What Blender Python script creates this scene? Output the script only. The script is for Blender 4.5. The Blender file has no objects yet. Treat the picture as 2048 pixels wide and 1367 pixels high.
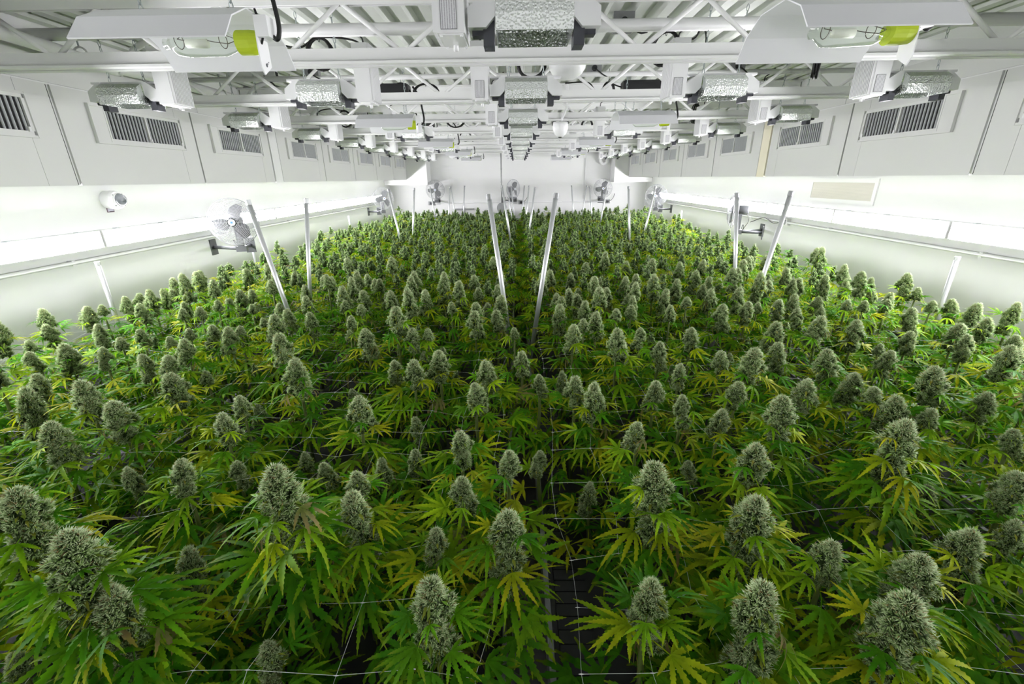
import bpy, math, random
import numpy as np
from mathutils import Matrix, Vector, Euler

random.seed(7)
R = math.radians
scene = bpy.context.scene
col = scene.collection

# ------------------------------------------------------------------ camera, world, exposure
CAM_Z = 2.30
f_px, pitch, yaw, roll = 874.18, R(20.547), R(0.795), R(-0.673)
Fv = Vector((-math.sin(yaw) * math.cos(pitch), math.cos(yaw) * math.cos(pitch), -math.sin(pitch)))
Rv = Vector((math.cos(yaw), math.sin(yaw), 0))
Uv = Rv.cross(Fv)
R2 = math.cos(roll) * Rv + math.sin(roll) * Uv
U2 = -math.sin(roll) * Rv + math.cos(roll) * Uv
cam = bpy.data.cameras.new('camera')
cam.sensor_width = 36.0
cam.lens = f_px / 2048 * 36.0
cam.clip_start = 0.05
cam.clip_end = 60
cam_o = bpy.data.objects.new('camera', cam)
m = Matrix.Identity(4)
for i in range(3):
    m[i][0], m[i][1], m[i][2] = R2[i], U2[i], -Fv[i]
m[2][3] = CAM_Z
cam_o.matrix_world = m
col.objects.link(cam_o)
scene.camera = cam_o

world = bpy.data.worlds.new('world')
scene.world = world
world.use_nodes = True
world.node_tree.nodes['Background'].inputs[0].default_value = (0.9, 0.95, 1, 1)
world.node_tree.nodes['Background'].inputs[1].default_value = 0.05

scene.view_settings.view_transform = 'Standard'
scene.view_settings.look = 'None'
scene.view_settings.gamma = 1.0
scene.view_settings.use_curve_mapping = False
scene.view_settings.exposure = 0.0
STRIP_POWER = 71.0
scene.cycles.use_light_tree = False
scene.cycles.diffuse_bounces = 3
scene.cycles.glossy_bounces = 3
scene.cycles.max_bounces = 6
scene.cycles.transparent_max_bounces = 8
scene.cycles.adaptive_threshold = 0.1
scene.cycles.adaptive_min_samples = 10

# ------------------------------------------------------------------ materials
def srgb(r, g, b):
    return tuple(((c / 255) / 12.92 if c / 255 <= 0.04045 else ((c / 255 + 0.055) / 1.055) ** 2.4) for c in (r, g, b)) + (1.0,)

MAT = {}
def mat(name, color, rough=0.6, metal=0.0, spec=0.4, noise=0.0, nscale=6.0, bump=0.0, bscale=40.0):
    m = bpy.data.materials.new(name)
    m.use_nodes = True
    nt = m.node_tree
    b = nt.nodes['Principled BSDF']
    b.inputs['Base Color'].default_value = color
    b.inputs['Roughness'].default_value = rough
    b.inputs['Metallic'].default_value = metal
    b.inputs['Specular IOR Level'].default_value = spec
    if noise or bump:
        tc = nt.nodes.new('ShaderNodeTexCoord')
    if noise:
        n = nt.nodes.new('ShaderNodeTexNoise'); n.inputs['Scale'].default_value = nscale; n.inputs['Detail'].default_value = 4
        nt.links.new(tc.outputs['Object'], n.inputs['Vector'])
        mx = nt.nodes.new('ShaderNodeMix'); mx.data_type = 'RGBA'
        mx.inputs[6].default_value = tuple(c * (1 - noise) for c in color[:3]) + (1,)
        mx.inputs[7].default_value = tuple(min(1, c * (1 + noise * 0.6)) for c in color[:3]) + (1,)
        nt.links.new(n.outputs['Fac'], mx.inputs[0])
        nt.links.new(mx.outputs[2], b.inputs['Base Color'])
    if bump:
        n2 = nt.nodes.new('ShaderNodeTexNoise'); n2.inputs['Scale'].default_value = bscale
        nt.links.new(tc.outputs['Object'], n2.inputs['Vector'])
        bp = nt.nodes.new('ShaderNodeBump'); bp.inputs['Strength'].default_value = bump; bp.inputs['Distance'].default_value = 0.01
        nt.links.new(n2.outputs['Fac'], bp.inputs['Height'])
        nt.links.new(bp.outputs[0], b.inputs['Normal'])
    MAT[name] = m
    return m

mat('wall_paint', (0.86, 0.87, 0.86, 1), 0.55, noise=0.02, nscale=2)
mat('duct_panel', (0.74, 0.75, 0.73, 1), 0.45, noise=0.02, nscale=3)
mat('seam_backing', (0.10, 0.11, 0.10, 1), 0.8)
mat('deck_paint', (0.72, 0.75, 0.70, 1), 0.4, noise=0.14, nscale=5)
mat('joist_paint', (0.84, 0.85, 0.84, 1), 0.35, noise=0.02, nscale=8)
mat('white_enamel', (0.84, 0.85, 0.85, 1), 0.35)
mat('hood_sheet', (0.74, 0.75, 0.77, 1), 0.4, noise=0.03, nscale=4)
mat('galvanised', (0.66, 0.68, 0.69, 1), 0.36, metal=0.55, noise=0.10, nscale=25)
mat('aluminium', (0.30, 0.31, 0.31, 1), 0.5, metal=0.5)
mat('steel_chain', (0.45, 0.50, 0.50, 1), 0.35, metal=0.9)
mat('black_plastic', (0.022, 0.023, 0.025, 1), 0.45)
mat('socket_grey', (0.055, 0.058, 0.068, 1), 0.5)
mat('black_rubber', (0.012, 0.013, 0.012, 1), 0.5)
mat('fan_grey', (0.10, 0.105, 0.11, 1), 0.45)
mat('guard_wire', (0.36, 0.37, 0.38, 1), 0.4, metal=0.5)
mat('slat_metal', (0.50, 0.52, 0.53, 1), 0.45, metal=0.2)
mat('vent_dark', (0.02, 0.02, 0.02, 1), 0.9)
mat('box_grey', (0.30, 0.31, 0.31, 1), 0.5, metal=0.4)
mat('lime_collar', srgb(176, 196, 40), 0.5)
mat('filament_metal', (0.12, 0.10, 0.09, 1), 0.5, metal=0.5)
mat('arc_ceramic', (0.8, 0.8, 0.74, 1), 0.5)
mat('cream_paint', srgb(244, 238, 214), 0.6)
mat('floor_concrete', (0.16, 0.16, 0.15, 1), 0.8, noise=0.3, nscale=4, bump=0.2)
mat('black_tray', (0.03, 0.031, 0.034, 1), 0.55, noise=0.2, nscale=9)
mat('net_string', (0.75, 0.77, 0.75, 1), 0.6)
mat('stem_green', srgb(96, 112, 52), 0.7, noise=0.25, nscale=30)
mat('badge_blue', srgb(60, 110, 170), 0.5)
mat('badge_white', (0.8, 0.8, 0.8, 1), 0.4)
mat('brown_tag', srgb(118, 96, 110), 0.6)
mat('tag_face', srgb(214, 210, 226), 0.6)
mat('ink', (0.04, 0.04, 0.045, 1), 0.7)
mat('label_paper', (0.70, 0.71, 0.72, 1), 0.6)

def hammered():
    m = mat('hammered', (0.80, 0.83, 0.81, 1), 0.22, metal=0.95)
    nt = m.node_tree; b = nt.nodes['Principled BSDF']
    tc = nt.nodes.new('ShaderNodeTexCoord')
    v = nt.nodes.new('ShaderNodeTexVoronoi'); v.inputs['Scale'].default_value = 150; v.feature = 'SMOOTH_F1'
    bp = nt.nodes.new('ShaderNodeBump'); bp.inputs['Strength'].default_value = 0.8; bp.inputs['Distance'].default_value = 0.004
    nt.links.new(tc.outputs['Object'], v.inputs['Vector'])
    nt.links.new(v.outputs['Distance'], bp.inputs['Height'])
    nt.links.new(bp.outputs[0], b.inputs['Normal'])
hammered()

def emitter():
    m = mat('strip_diffuser', (0.9, 0.9, 0.9, 1), 0.4)
    b = m.node_tree.nodes['Principled BSDF']
    b.inputs['Emission Color'].default_value = (1.03, 1.0, 1.06, 1)
    b.inputs['Emission Strength'].default_value = STRIP_POWER
emitter()

def glass():
    m = bpy.data.materials.new('clear_glass'); m.use_nodes = True
    nt = m.node_tree; nt.nodes.clear()
    out = nt.nodes.new('ShaderNodeOutputMaterial')
    tr = nt.nodes.new('ShaderNodeBsdfTransparent'); tr.inputs[0].default_value = (0.93, 0.96, 0.92, 1)
    gl = nt.nodes.new('ShaderNodeBsdfGlossy'); gl.inputs['Roughness'].default_value = 0.04
    fr = nt.nodes.new('ShaderNodeFresnel'); fr.inputs[0].default_value = 1.2
    mx = nt.nodes.new('ShaderNodeMixShader')
    sc = nt.nodes.new('ShaderNodeMath'); sc.operation = 'MULTIPLY'; sc.inputs[1].default_value = 0.4
    nt.links.new(fr.outputs[0], sc.inputs[0]); nt.links.new(sc.outputs[0], mx.inputs[0]); nt.links.new(tr.outputs[0], mx.inputs[1]); nt.links.new(gl.outputs[0], mx.inputs[2])
    nt.links.new(mx.outputs[0], out.inputs[0])
    MAT['clear_glass'] = m
    d = bpy.data.materials.new('smoked_dome'); d.use_nodes = True
    b = d.node_tree.nodes['Principled BSDF']
    b.inputs['Base Color'].default_value = (0.10, 0.11, 0.12, 1); b.inputs['Roughness'].default_value = 0.06
    b.inputs['Specular IOR Level'].default_value = 0.9
    MAT['smoked_dome'] = d
glass()

def leaf_mat(name, use_attr):
    m = bpy.data.materials.new(name); m.use_nodes = True
    nt = m.node_tree; nt.nodes.clear()
    out = nt.nodes.new('ShaderNodeOutputMaterial')
    if use_attr:
        src = nt.nodes.new('ShaderNodeAttribute'); src.attribute_name = 'tint'; base = src.outputs['Color']
    else:
        src = nt.nodes.new('ShaderNodeObjectInfo'); base = src.outputs['Color']
    au = nt.nodes.new('ShaderNodeAttribute'); au.attribute_name = 'along'
    mr = nt.nodes.new('ShaderNodeMapRange'); mr.inputs[1].default_value = 0.55; mr.inputs[2].default_value = 1.05
    mr.inputs[3].default_value = 0.0; mr.inputs[4].default_value = 0.6
    nt.links.new(au.outputs['Fac'], mr.inputs[0])
    mx = nt.nodes.new('ShaderNodeMix'); mx.data_type = 'RGBA'
    mx.inputs[7].default_value = (0.40, 0.40, 0.02, 1)
    nt.links.new(mr.outputs[0], mx.inputs[0]); nt.links.new(base, mx.inputs[6])
    # greener towards the leaf base
    mb = nt.nodes.new('ShaderNodeMapRange'); mb.inputs[1].default_value = 0.0; mb.inputs[2].default_value = 0.55
    mb.inputs[3].default_value = 0.55; mb.inputs[4].default_value = 0.0
    nt.links.new(au.outputs['Fac'], mb.inputs[0])
    mg = nt.nodes.new('ShaderNodeMix'); mg.data_type = 'RGBA'
    mg.inputs[7].default_value = (0.09, 0.27, 0.005, 1)
    nt.links.new(mb.outputs[0], mg.inputs[0]); nt.links.new(mx.outputs[2], mg.inputs[6])
    mx = mg
    tc = nt.nodes.new('ShaderNodeTexCoord')
    nz = nt.nodes.new('ShaderNodeTexNoise'); nz.inputs['Scale'].default_value = 28; nz.inputs['Detail'].default_value = 3
    nt.links.new(tc.outputs['Object'], nz.inputs['Vector'])
    hs = nt.nodes.new('ShaderNodeHueSaturation')
    mv = nt.nodes.new('ShaderNodeMapRange'); mv.inputs[1].default_value = 0.25; mv.inputs[2].default_value = 0.75
    mv.inputs[3].default_value = 0.7; mv.inputs[4].default_value = 1.25
    nt.links.new(nz.outputs['Fac'], mv.inputs[0]); nt.links.new(mv.outputs[0], hs.inputs['Value'])
    nt.links.new(mx.outputs[2], hs.inputs['Color'])
    p = nt.nodes.new('ShaderNodeBsdfPrincipled'); p.inputs['Roughness'].default_value = 0.55
    p.inputs['Specular IOR Level'].default_value = 0.12
    nt.links.new(hs.outputs[0], p.inputs['Base Color'])
    t = nt.nodes.new('ShaderNodeBsdfTranslucent')
    nt.links.new(hs.outputs[0], t.inputs['Color'])
    ms = nt.nodes.new('ShaderNodeMixShader'); ms.inputs[0].default_value = 0.35
    nt.links.new(p.outputs[0], ms.inputs[1]); nt.links.new(t.outputs[0], ms.inputs[2])
    nt.links.new(ms.outputs[0], out.inputs[0])
    MAT[name] = m
leaf_mat('leaf', False)
leaf_mat('leaf_mass', True)

def cola_mat():
    m = bpy.data.materials.new('cola'); m.use_nodes = True
    nt = m.node_tree; b = nt.nodes['Principled BSDF']
    a = nt.nodes.new('ShaderNodeAttribute'); a.attribute_name = 'tint'
    nt.links.new(a.outputs['Color'], b.inputs['Base Color'])
    b.inputs['Roughness'].default_value = 0.6
    b.inputs['Specular IOR Level'].default_value = 0.35
    MAT['cola'] = m
cola_mat()

def print_mat():
    # printed block of small text lines on a ballast sticker
    m = mat('label_print', (0.7, 0.71, 0.72, 1), 0.6)
    nt = m.node_tree; b = nt.nodes['Principled BSDF']
    tc = nt.nodes.new('ShaderNodeTexCoord')
    mp = nt.nodes.new('ShaderNodeMapping'); mp.inputs['Scale'].default_value = (150, 1, 420)
    n = nt.nodes.new('ShaderNodeTexNoise'); n.inputs['Scale'].default_value = 1.0; n.inputs['Detail'].default_value = 1
    w = nt.nodes.new('ShaderNodeTexWave'); w.bands_direction = 'X'; w.inputs['Scale'].default_value = 42; w.wave_type = 'BANDS'
    nt.links.new(tc.outputs['Object'], mp.inputs[0]); nt.links.new(mp.outputs[0], n.inputs['Vector'])
    nt.links.new(tc.outputs['Object'], w.inputs['Vector'])
    mu = nt.nodes.new('ShaderNodeMath'); mu.operation = 'MULTIPLY'
    nt.links.new(n.outputs['Fac'], mu.inputs[0]); nt.links.new(w.outputs['Fac'], mu.inputs[1])
    cr = nt.nodes.new('ShaderNodeValToRGB'); cr.color_ramp.elements[0].position = 0.22; cr.color_ramp.elements[1].position = 0.36
    cr.color_ramp.elements[0].color = (0.70, 0.71, 0.72, 1); cr.color_ramp.elements[1].color = (0.42, 0.42, 0.44, 1)
    nt.links.new(mu.outputs[0], cr.inputs[0]); nt.links.new(cr.outputs[0], b.inputs['Base Color'])
print_mat()

def mesh_grille_mat():
    m = mat('perforated_sheet', (0.5, 0.5, 0.46, 1), 0.5)
    nt = m.node_tree; b = nt.nodes['Principled BSDF']
    tc = nt.nodes.new('ShaderNodeTexCoord')
    v = nt.nodes.new('ShaderNodeTexVoronoi'); v.inputs['Scale'].default_value = 85; v.inputs['Randomness'].default_value = 0.0
    nt.links.new(tc.outputs['Object'], v.inputs['Vector'])
    cr = nt.nodes.new('ShaderNodeValToRGB'); cr.color_ramp.elements[0].position = 0.30; cr.color_ramp.elements[1].position = 0.38
    cr.color_ramp.elements[0].color = (0.17, 0.17, 0.15, 1); cr.color_ramp.elements[1].color = (0.62, 0.60, 0.53, 1)
    nt.links.new(v.outputs['Distance'], cr.inputs[0]); nt.links.new(cr.outputs[0], b.inputs['Base Color'])
mesh_grille_mat()

# ------------------------------------------------------------------ mesh helpers
class MB:
    def __init__(self): self.v = []; self.f = []
    def box(self, x0, x1, y0, y1, z0, z1):
        n = len(self.v)
        self.v += [(x0,y0,z0),(x1,y0,z0),(x1,y1,z0),(x0,y1,z0),(x0,y0,z1),(x1,y0,z1),(x1,y1,z1),(x0,y1,z1)]
        self.f += [tuple(n + i for i in q) for q in ((0,3,2,1),(4,5,6,7),(0,1,5,4),(1,2,6,5),(2,3,7,6),(3,0,4,7))]
        return self
    def quad(self, a, b, c, d):
        n = len(self.v); self.v += [a, b, c, d]; self.f.append((n, n+1, n+2, n+3)); return self
    def prism(self, poly, axis, a, b):
        # poly: 2-D outline; axis: extrusion axis 0/1/2 (outline in the two others, in order)
        n = len(self.v); k = len(poly)
        for t in (a, b):
            for p, q in poly:
                self.v.append({0: (t, p, q), 1: (p, t, q), 2: (p, q, t)}[axis])
        self.f.append(tuple(range(n, n + k))[::-1]); self.f.append(tuple(range(n + k, n + 2 * k)))
        for i in range(k):
            j = (i + 1) % k
            self.f.append((n + i, n + j, n + k + j, n + k + i))
        return self
    def tube(self, pts, r, n=8, closed=False, cap=True):
        pts = [Vector(p) for p in pts]; N = len(pts); rings = []
        prev = None
        for i, p in enumerate(pts):
            if closed: d = pts[(i + 1) % N] - pts[i - 1]
            else: d = pts[min(i + 1, N - 1)] - pts[max(i - 1, 0)]
            d.normalize()
            if prev is None:
                a = Vector((0, 0, 1)) if abs(d.z) < 0.9 else Vector((1, 0, 0))
                u = d.cross(a).normalized()
            else:
                u = prev - d * prev.dot(d)
                u = u.normalized() if u.length > 1e-6 else d.orthogonal().normalized()
            w = d.cross(u); prev = u
            rr = r[i] if isinstance(r, (list, tuple)) else r
            base = len(self.v)
            for k in range(n):
                t = 2 * math.pi * k / n
                self.v.append(tuple(p + (u * math.cos(t) + w * math.sin(t)) * rr))
            rings.append(base)
        M = N if closed else N - 1
        for i in range(M):
            a, b = rings[i], rings[(i + 1) % N]
            for k in range(n):
                k2 = (k + 1) % n
                self.f.append((a + k, a + k2, b + k2, b + k))
        if cap and not closed:
            self.f.append(tuple(rings[0] + k for k in range(n))[::-1]); self.f.append(tuple(rings[-1] + k for k in range(n)))
        return self
    def lathe(self, prof, n=24, axis=2, c=(0, 0, 0)):
        base = len(self.v); k = len(prof)
        for i in range(n):
            t = 2 * math.pi * i / n
            for r, h in prof:
                a, b = r * math.cos(t), r * math.sin(t)
                p = {2: (a, b, h), 0: (h, a, b), 1: (b, h, a)}[axis]
                self.v.append((p[0] + c[0], p[1] + c[1], p[2] + c[2]))
        for i in range(n):
            j = (i + 1) % n
            for q in range(k - 1):
                self.f.append((base + i * k + q, base + j * k + q, base + j * k + q + 1, base + i * k + q + 1))
        return self
    def mesh(self, name, m, smooth=False):
        me = bpy.data.meshes.new(name)
        me.from_pydata([tuple(p) for p in self.v], [], self.f); me.update()
        if m: me.materials.append(MAT[m])
        if smooth:
            me.polygons.foreach_set('use_smooth', [True] * len(me.polygons))
        return me
    def build(self, name, m, parent=None, loc=None, rot=None, smooth=False):
        return obj(name, self.mesh(name, m, smooth), parent, loc, rot)

def obj(name, me, parent=None, loc=None, rot=None, scale=None):
    o = bpy.data.objects.new(name, me); col.objects.link(o)
    if parent is not None: o.parent = parent
    if loc is not None: o.location = loc
    if rot is not None: o.rotation_euler = rot
    if scale is not None: o.scale = scale
    return o
def empty(name, loc=(0, 0, 0), rot=(0, 0, 0)):
    o = obj(name, None, None, loc, rot); o.empty_display_size = 0.05; return o
def tag(o, label=None, cat=None, group=None, kind=None):
    if label: o['label'] = label
    if cat: o['category'] = cat
    if group: o['group'] = group
    if kind: o['kind'] = kind
    return o
def copy_tree(o, parent=None):
    c = o.copy(); col.objects.link(c); c.parent = parent
    for ch in list(o.children): copy_tree(ch, c)
    return c
ORD = ['first','second','third','fourth','fifth','sixth','seventh','eighth','ninth','tenth','eleventh','twelfth','thirteenth','fourteenth',
       'fifteenth','sixteenth','seventeenth','eighteenth','nineteenth','twentieth']
def arc(c, r, a0, a1, n, plane='xz', ry=None):
    out = []
    for i in range(n):
        t = a0 + (a1 - a0) * i / (n - 1)
        a, b = r * math.cos(t), (ry or r) * math.sin(t)
        out.append({'xz': (c[0] + a, c[1], c[2] + b), 'yz': (c[0], c[1] + a, c[2] + b), 'xy': (c[0] + a, c[1] + b, c[2])}[plane])
    return out
def spline(pts, n=6):
    # Catmull-Rom through pts
    P = [Vector(p) for p in pts]; P = [2 * P[0] - P[1]] + P + [2 * P[-1] - P[-2]]; out = []
    for i in range(1, len(P) - 2):
        for k in range(n):
            t = k / n
            a, b, c, d = P[i-1], P[i], P[i+1], P[i+2]
            out.append(0.5 * ((2*b) + (c-a)*t + (2*a-5*b+4*c-d)*t*t + (3*b-a-3*c+d)*t*t*t))
    out.append(P[-2]); return out

# ------------------------------------------------------------------ the room
WL, WR, YB, YF = -3.42, 3.48, 12.5, -1.2      # wall planes
DL, DR = -2.81, 2.85                           # inner faces of the duct soffits
DZ = 2.285                                     # underside of the soffits
ZT = 3.26                                      # top of the roof deck
S = lambda o, **k: tag(o, kind='structure', **k)
S(MB().box(WL - 0.1, WR + 0.1, YF - 0.1, YB + 0.1, -0.1, 0).build('floor', 'floor_concrete'), label='dark concrete floor under the benches')
S(MB().box(WL - 0.1, WL, YF, YB, 0, ZT).build('wall_left', 'wall_paint'), label='white wall with the round security camera')
S(MB().box(WR, WR + 0.1, YF, YB, 0, ZT).build('wall_right', 'wall_paint'), label='white wall with the perforated grille')
S(MB().box(WL - 0.1, WR + 0.1, YB, YB + 0.1, 0, ZT).build('wall_back', 'wall_paint'), label='white end wall with three fans')
S(MB().box(WL - 0.1, WR + 0.1, YF - 0.1, YF, 0, ZT).build('wall_front', 'wall_paint'), label='white wall behind the viewer')
# fluted steel roof deck, flutes running down the room
dk = MB(); prof = []
x = WL
while x < WR:
    for dx, z in ((0, 3.18), (0.060, 3.18), (0.076, 3.24), (0.136, 3.24)):
        prof.append((x + dx, z))
    x += 0.152
for (xa, za), (xb, zb) in zip(prof, prof[1:]):
    dk.quad((xa, YF, za), (xa, YB, za), (xb, YB, zb), (xb, YF, zb))
dk.box(WL - 0.1, WR + 0.1, YF - 0.1, YB + 0.1, 3.25, 3.29)
S(dk.build('ceiling', 'deck_paint'), label='white fluted steel roof deck')

# duct soffits along both walls
UNIT = [(0.535, 1.735), (1.755, 2.955), (2.975, 4.175), (4.185, 5.40), (5.60, 6.86), (6.87, 8.13), (8.14, 9.39), (9.40, 10.65), (10.66, 11.90)]
for side, DX, W in (('left', DL, WL), ('right', DR, WR)):
    s = 1 if side == 'left' else -1
    core = MB()
    core.box(min(DX - s*0.012, W), max(DX - s*0.012, W), YF, 11.95, DZ + 0.004, ZT)
    so = S(core.build('wall_soffit_' + side, 'wall_paint'), label='white duct soffit above the %s strip lights' % side)
    # the painted sheet-metal casing panels in front of the core: wide panel + narrow joint strip per unit
    for i, (a, b) in enumerate(UNIT):
        lo, hi = a, b - 0.19
        for nm, p, q in (('casing_panel', lo + 0.004, hi - 0.001), ('joint_strip', hi + 0.001, b - 0.004)):
            bm = MB()
            bm.box(min(DX, DX - s*0.02), max(DX, DX - s*0.02), p, q, DZ, 2.858)
            bm.build(nm, 'duct_panel', so)
        bk = MB(); bk.box(min(DX - s*0.0135, DX - s*0.011), max(DX - s*0.0135, DX - s*0.011), b - 0.005, b + 0.013, DZ + 0.005, 2.858)
        bk.build('open_seam', 'seam_backing', so)
    # pier between the fourth and fifth unit
    MB().box(min(DX + s*0.004, DX - s*0.03), max(DX + s*0.004, DX - s*0.03), 5.42, 5.585, DZ - 0.004, 2.90).build('pier', 'cream_paint' if side == 'right' else 'wall_paint', so)
    # top flashing band with its own joints
    for a in np.arange(0.5, 11.9, 1.9):
        MB().box(min(DX - s*0.004, DX - s*0.02), max(DX - s*0.004, DX - s*0.02), a + 0.003, min(a + 1.897, 11.94), 2.868, 3.03).build('flashing', 'duct_panel', so)
# boxed-in risers in the far corners
S(MB().box(WL, -2.30, 11.98, YB, 2.16, ZT).build('wall_riser_left', 'wall_paint'), label='boxed riser in the far left corner')
S(MB().box(2.50, WR, 11.98, YB, 2.17, ZT).build('wall_riser_right', 'wall_paint'), label='boxed riser in the far right corner')

# ------------------------------------------------------------------ bar joists
def make_joist():
    r = empty('roof_joist')
    b = MB()
    for s in (-1, 1):
        b.box(DL + 0.0, DR, s*0.012 - 0.003, s*0.012 + 0.003, 2.862, 2.925)
        b.box(DL + 0.0, DR, min(s*0.012, s*0.05), max(s*0.012, s*0.05), 2.850, 2.862)
    b.build('bottom_chord', 'joist_paint', r)
    t = MB()
    for s in (-1, 1):
        t.box(DL, DR, s*0.012 - 0.003, s*0.012 + 0.003, 3.108, 3.168)
        t.box(DL, DR, min(s*0.012, s*0.05), max(s*0.012, s*0.05), 3.168, 3.179)
    t.build('top_chord', 'joist_paint', r)
    dn = MB().tube([(0, 0, 2.90), (0.30, 0, 3.125)], 0.0115, 8).mesh('web_rod', 'joist_paint', True)
    up = MB().tube([(0, 0, 3.125), (0.30, 0, 2.90)], 0.0115, 8).mesh('web_rod', 'joist_paint', True)
    x = -2.67 - 0.0
    k = 0
    while x < DR - 0.25:
        obj('web_rod', up if k % 2 == 0 else dn, r, (x, 0, 0)); x += 0.30; k += 1
    MB().box(0.02, 0.055, -0.008, 0.008, 2.86, 3.165).build('web_post', 'joist_paint', r)
    return r
j0 = make_joist()
JY = [2.604 + 1.22 * k for k in range(-2, 8)]
for k, y in enumerate(JY):
    j = j0 if k == 0 else copy_tree(j0)
    j.location = (0, y, 0)
    n = k - 2
    S(j, label=('white bar joist, %s across the ceiling from the front' % ORD[n]) if n >= 0 else 'white bar joist overhead, %s behind the frontmost visible one' % ORD[-n - 1], group='roof joists')
    j['category'] = 'joist'
# cross conduits between the joists, hung under the deck
for k in range(8):
    y = 2.89 + 1.22 * k
    p = MB().tube([(DL, y, 3.085), (DR, y, 3.085)], 0.032 if k == 0 else 0.019, 12).build('conduit_pipe', 'joist_paint', smooth=True)
    tag(p, 'white pipe across the ceiling, %s from the front' % ORD[k], 'pipe', 'cross pipes under the deck')
# ------------------------------------------------------------------ strip lights on both walls
def make_strip(s):
    r = empty('strip_light')
    X = lambda a, b: (min(s*a, s*b), max(s*a, s*b))
    h = MB().box(*X(0, 0.05), -0.655, 0.655, -0.066, 0.066)
    for z0, z1 in ((-0.066, -0.061), (0.061, 0.066)): h.box(*X(0.05, 0.082), -0.655, 0.655, z0, z1)
    for y0, y1 in ((-0.655, -0.648), (0.648, 0.655)): h.box(*X(0.05, 0.082), y0, y1, -0.061, 0.061)
    h.build('housing', 'white_enamel', r)
    pr = [(s*0.052, -0.060), (s*0.080, -0.060), (s*0.092, -0.045), (s*0.095, 0), (s*0.092, 0.045), (s*0.080, 0.060), (s*0.052, 0.060)]
    b = MB(); ys = (-0.647, -0.630, 0.630, 0.647); sc = (0.7, 1, 1, 0.7)
    n = len(pr)
    for y, k in zip(ys, sc):
        for px, pz in pr: b.v.append((s*0.052 + (px - s*0.052) * k, y, pz))
    for i in range(3):
        for q in range(n - 1): b.f.append((i*n+q, i*n+q+1, (i+1)*n+q+1, (i+1)*n+q))
    b.f.append(tuple(range(n))); b.f.append(tuple(range(3*n, 4*n)))
    b.build('diffuser', 'strip_diffuser', r)
    for y in (-0.5, 0.0, 0.5):
        for z in (-0.070, 0.066):
            MB().box(*X(0.03, 0.07), y - 0.012, y + 0.012, z, z + 0.004).build('clip', 'steel_chain', r)
    return r
for side, W, s in (('left', WL, 1), ('right', WR, -1)):
    p0 = None
    for k in range(-3, 6):
        y = 3.57 + 1.345 * (k + 0.5)
        o = copy_tree(p0) if p0 else make_strip(s)
        p0 = p0 or o
        o.location = (W, y, 1.876)
        nth = k + 2
        lab = 'glowing white strip light on the %s wall, %s from the front' % (side, ORD[nth - 1]) if nth >= 1 else 'glowing strip light on the %s wall out of frame beside the viewer, number %s back' % (side, ['one', 'two'][-nth])
        tag(o, lab, 'strip light', 'wall strip lights')
    # conduit rail under the lights
    rail = MB().tube([(W + s*0.03, YF, 1.728), (W + s*0.03, 12.3, 1.728)], 0.015, 8)
    ro = rail.build('wall_conduit', 'white_enamel', smooth=True)
    tag(ro, 'thin white conduit running along the %s wall under the strip lights' % side, 'conduit', 'wall conduits')
    for y in np.arange(1.6, 12, 1.7):
        MB().box(min(W, W + s*0.04), max(W, W + s*0.04), y - 0.012, y + 0.012, 1.708, 1.748).build('strap', 'white_enamel', ro)

# ------------------------------------------------------------------ air vents in the soffits
def make_vent(s):
    # local: face plane x=0, room towards +s*x, y along the duct from the near end, z up from the sill
    r = empty('air_vent')
    f = MB()
    X = lambda a, b: (min(s*a, s*b), max(s*a, s*b))
    f.box(*X(0.001, 0.022), -0.125, -0.115, -0.035, 0.205); f.box(*X(0.001, 0.022), 0.700, 0.712, -0.035, 0.205)
    f.box(*X(0.001, 0.020), -0.115, 0.700, -0.035, -0.022); f.box(*X(0.001, 0.020), -0.115, 0.700, 0.192, 0.205)
    f.box(*X(0.001, 0.012), -0.115, -0.012, -0.022, 0.192)
    f.box(*X(0.001, 0.014), -0.012, 0.690, -0.022, 0.0); f.box(*X(0.001, 0.014), -0.012, 0.690, 0.172, 0.192)
    f.box(*X(0.001, 0.014), -0.012, 0.0, 0.0, 0.172); f.box(*X(0.001, 0.014), 0.680, 0.700, 0.0, 0.172)
    f.build('vent_frame', 'duct_panel', r)
    MB().box(*X(0.0006, 0.0016), 0.0, 0.680, 0.0, 0.172).build('vent_back', 'vent_dark', r)
    MB().box(*X(0.0016, 0.016), 0.333, 0.347, 0.0, 0.172).build('mullion', 'duct_panel', r)
    for y in (0.345, 0.665):
        MB().box(*X(0.012, 0.024), y - 0.006, y + 0.006, -0.004, 0.022).build('damper_lever', 'white_enamel', r)
    sl = MB()
    hp = [(s*0.002, -0.0062), (s*0.007, -0.0058), (s*0.012, -0.002), (s*0.012, 0.002), (s*0.007, 0.0045), (s*0.002, 0.005)]
    sl.prism(hp if s > 0 else hp[::-1], 2, 0.0, 0.172)
    me = sl.mesh('slat', 'slat_metal')
    for i in range(11): obj('slat', me, r, (0, 0.016 + i * 0.030, 0))
    for i in range(11): obj('slat', me, r, (0, 0.363 + i * 0.030, 0))
    return r
for side, DX, s in (('left', DL, 1), ('right', DR, -1)):
    p0 = None
    for k, (a, b) in enumerate(UNIT[1:]):
        o = copy_tree(p0) if p0 else make_vent(s)
        p0 = p0 or o
        o.location = (DX, a + 0.33, 2.584)
        tag(o, 'louvred air vent in the %s duct, %s from the front' % (side, ORD[k]), 'vent', 'duct air vents')

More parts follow.
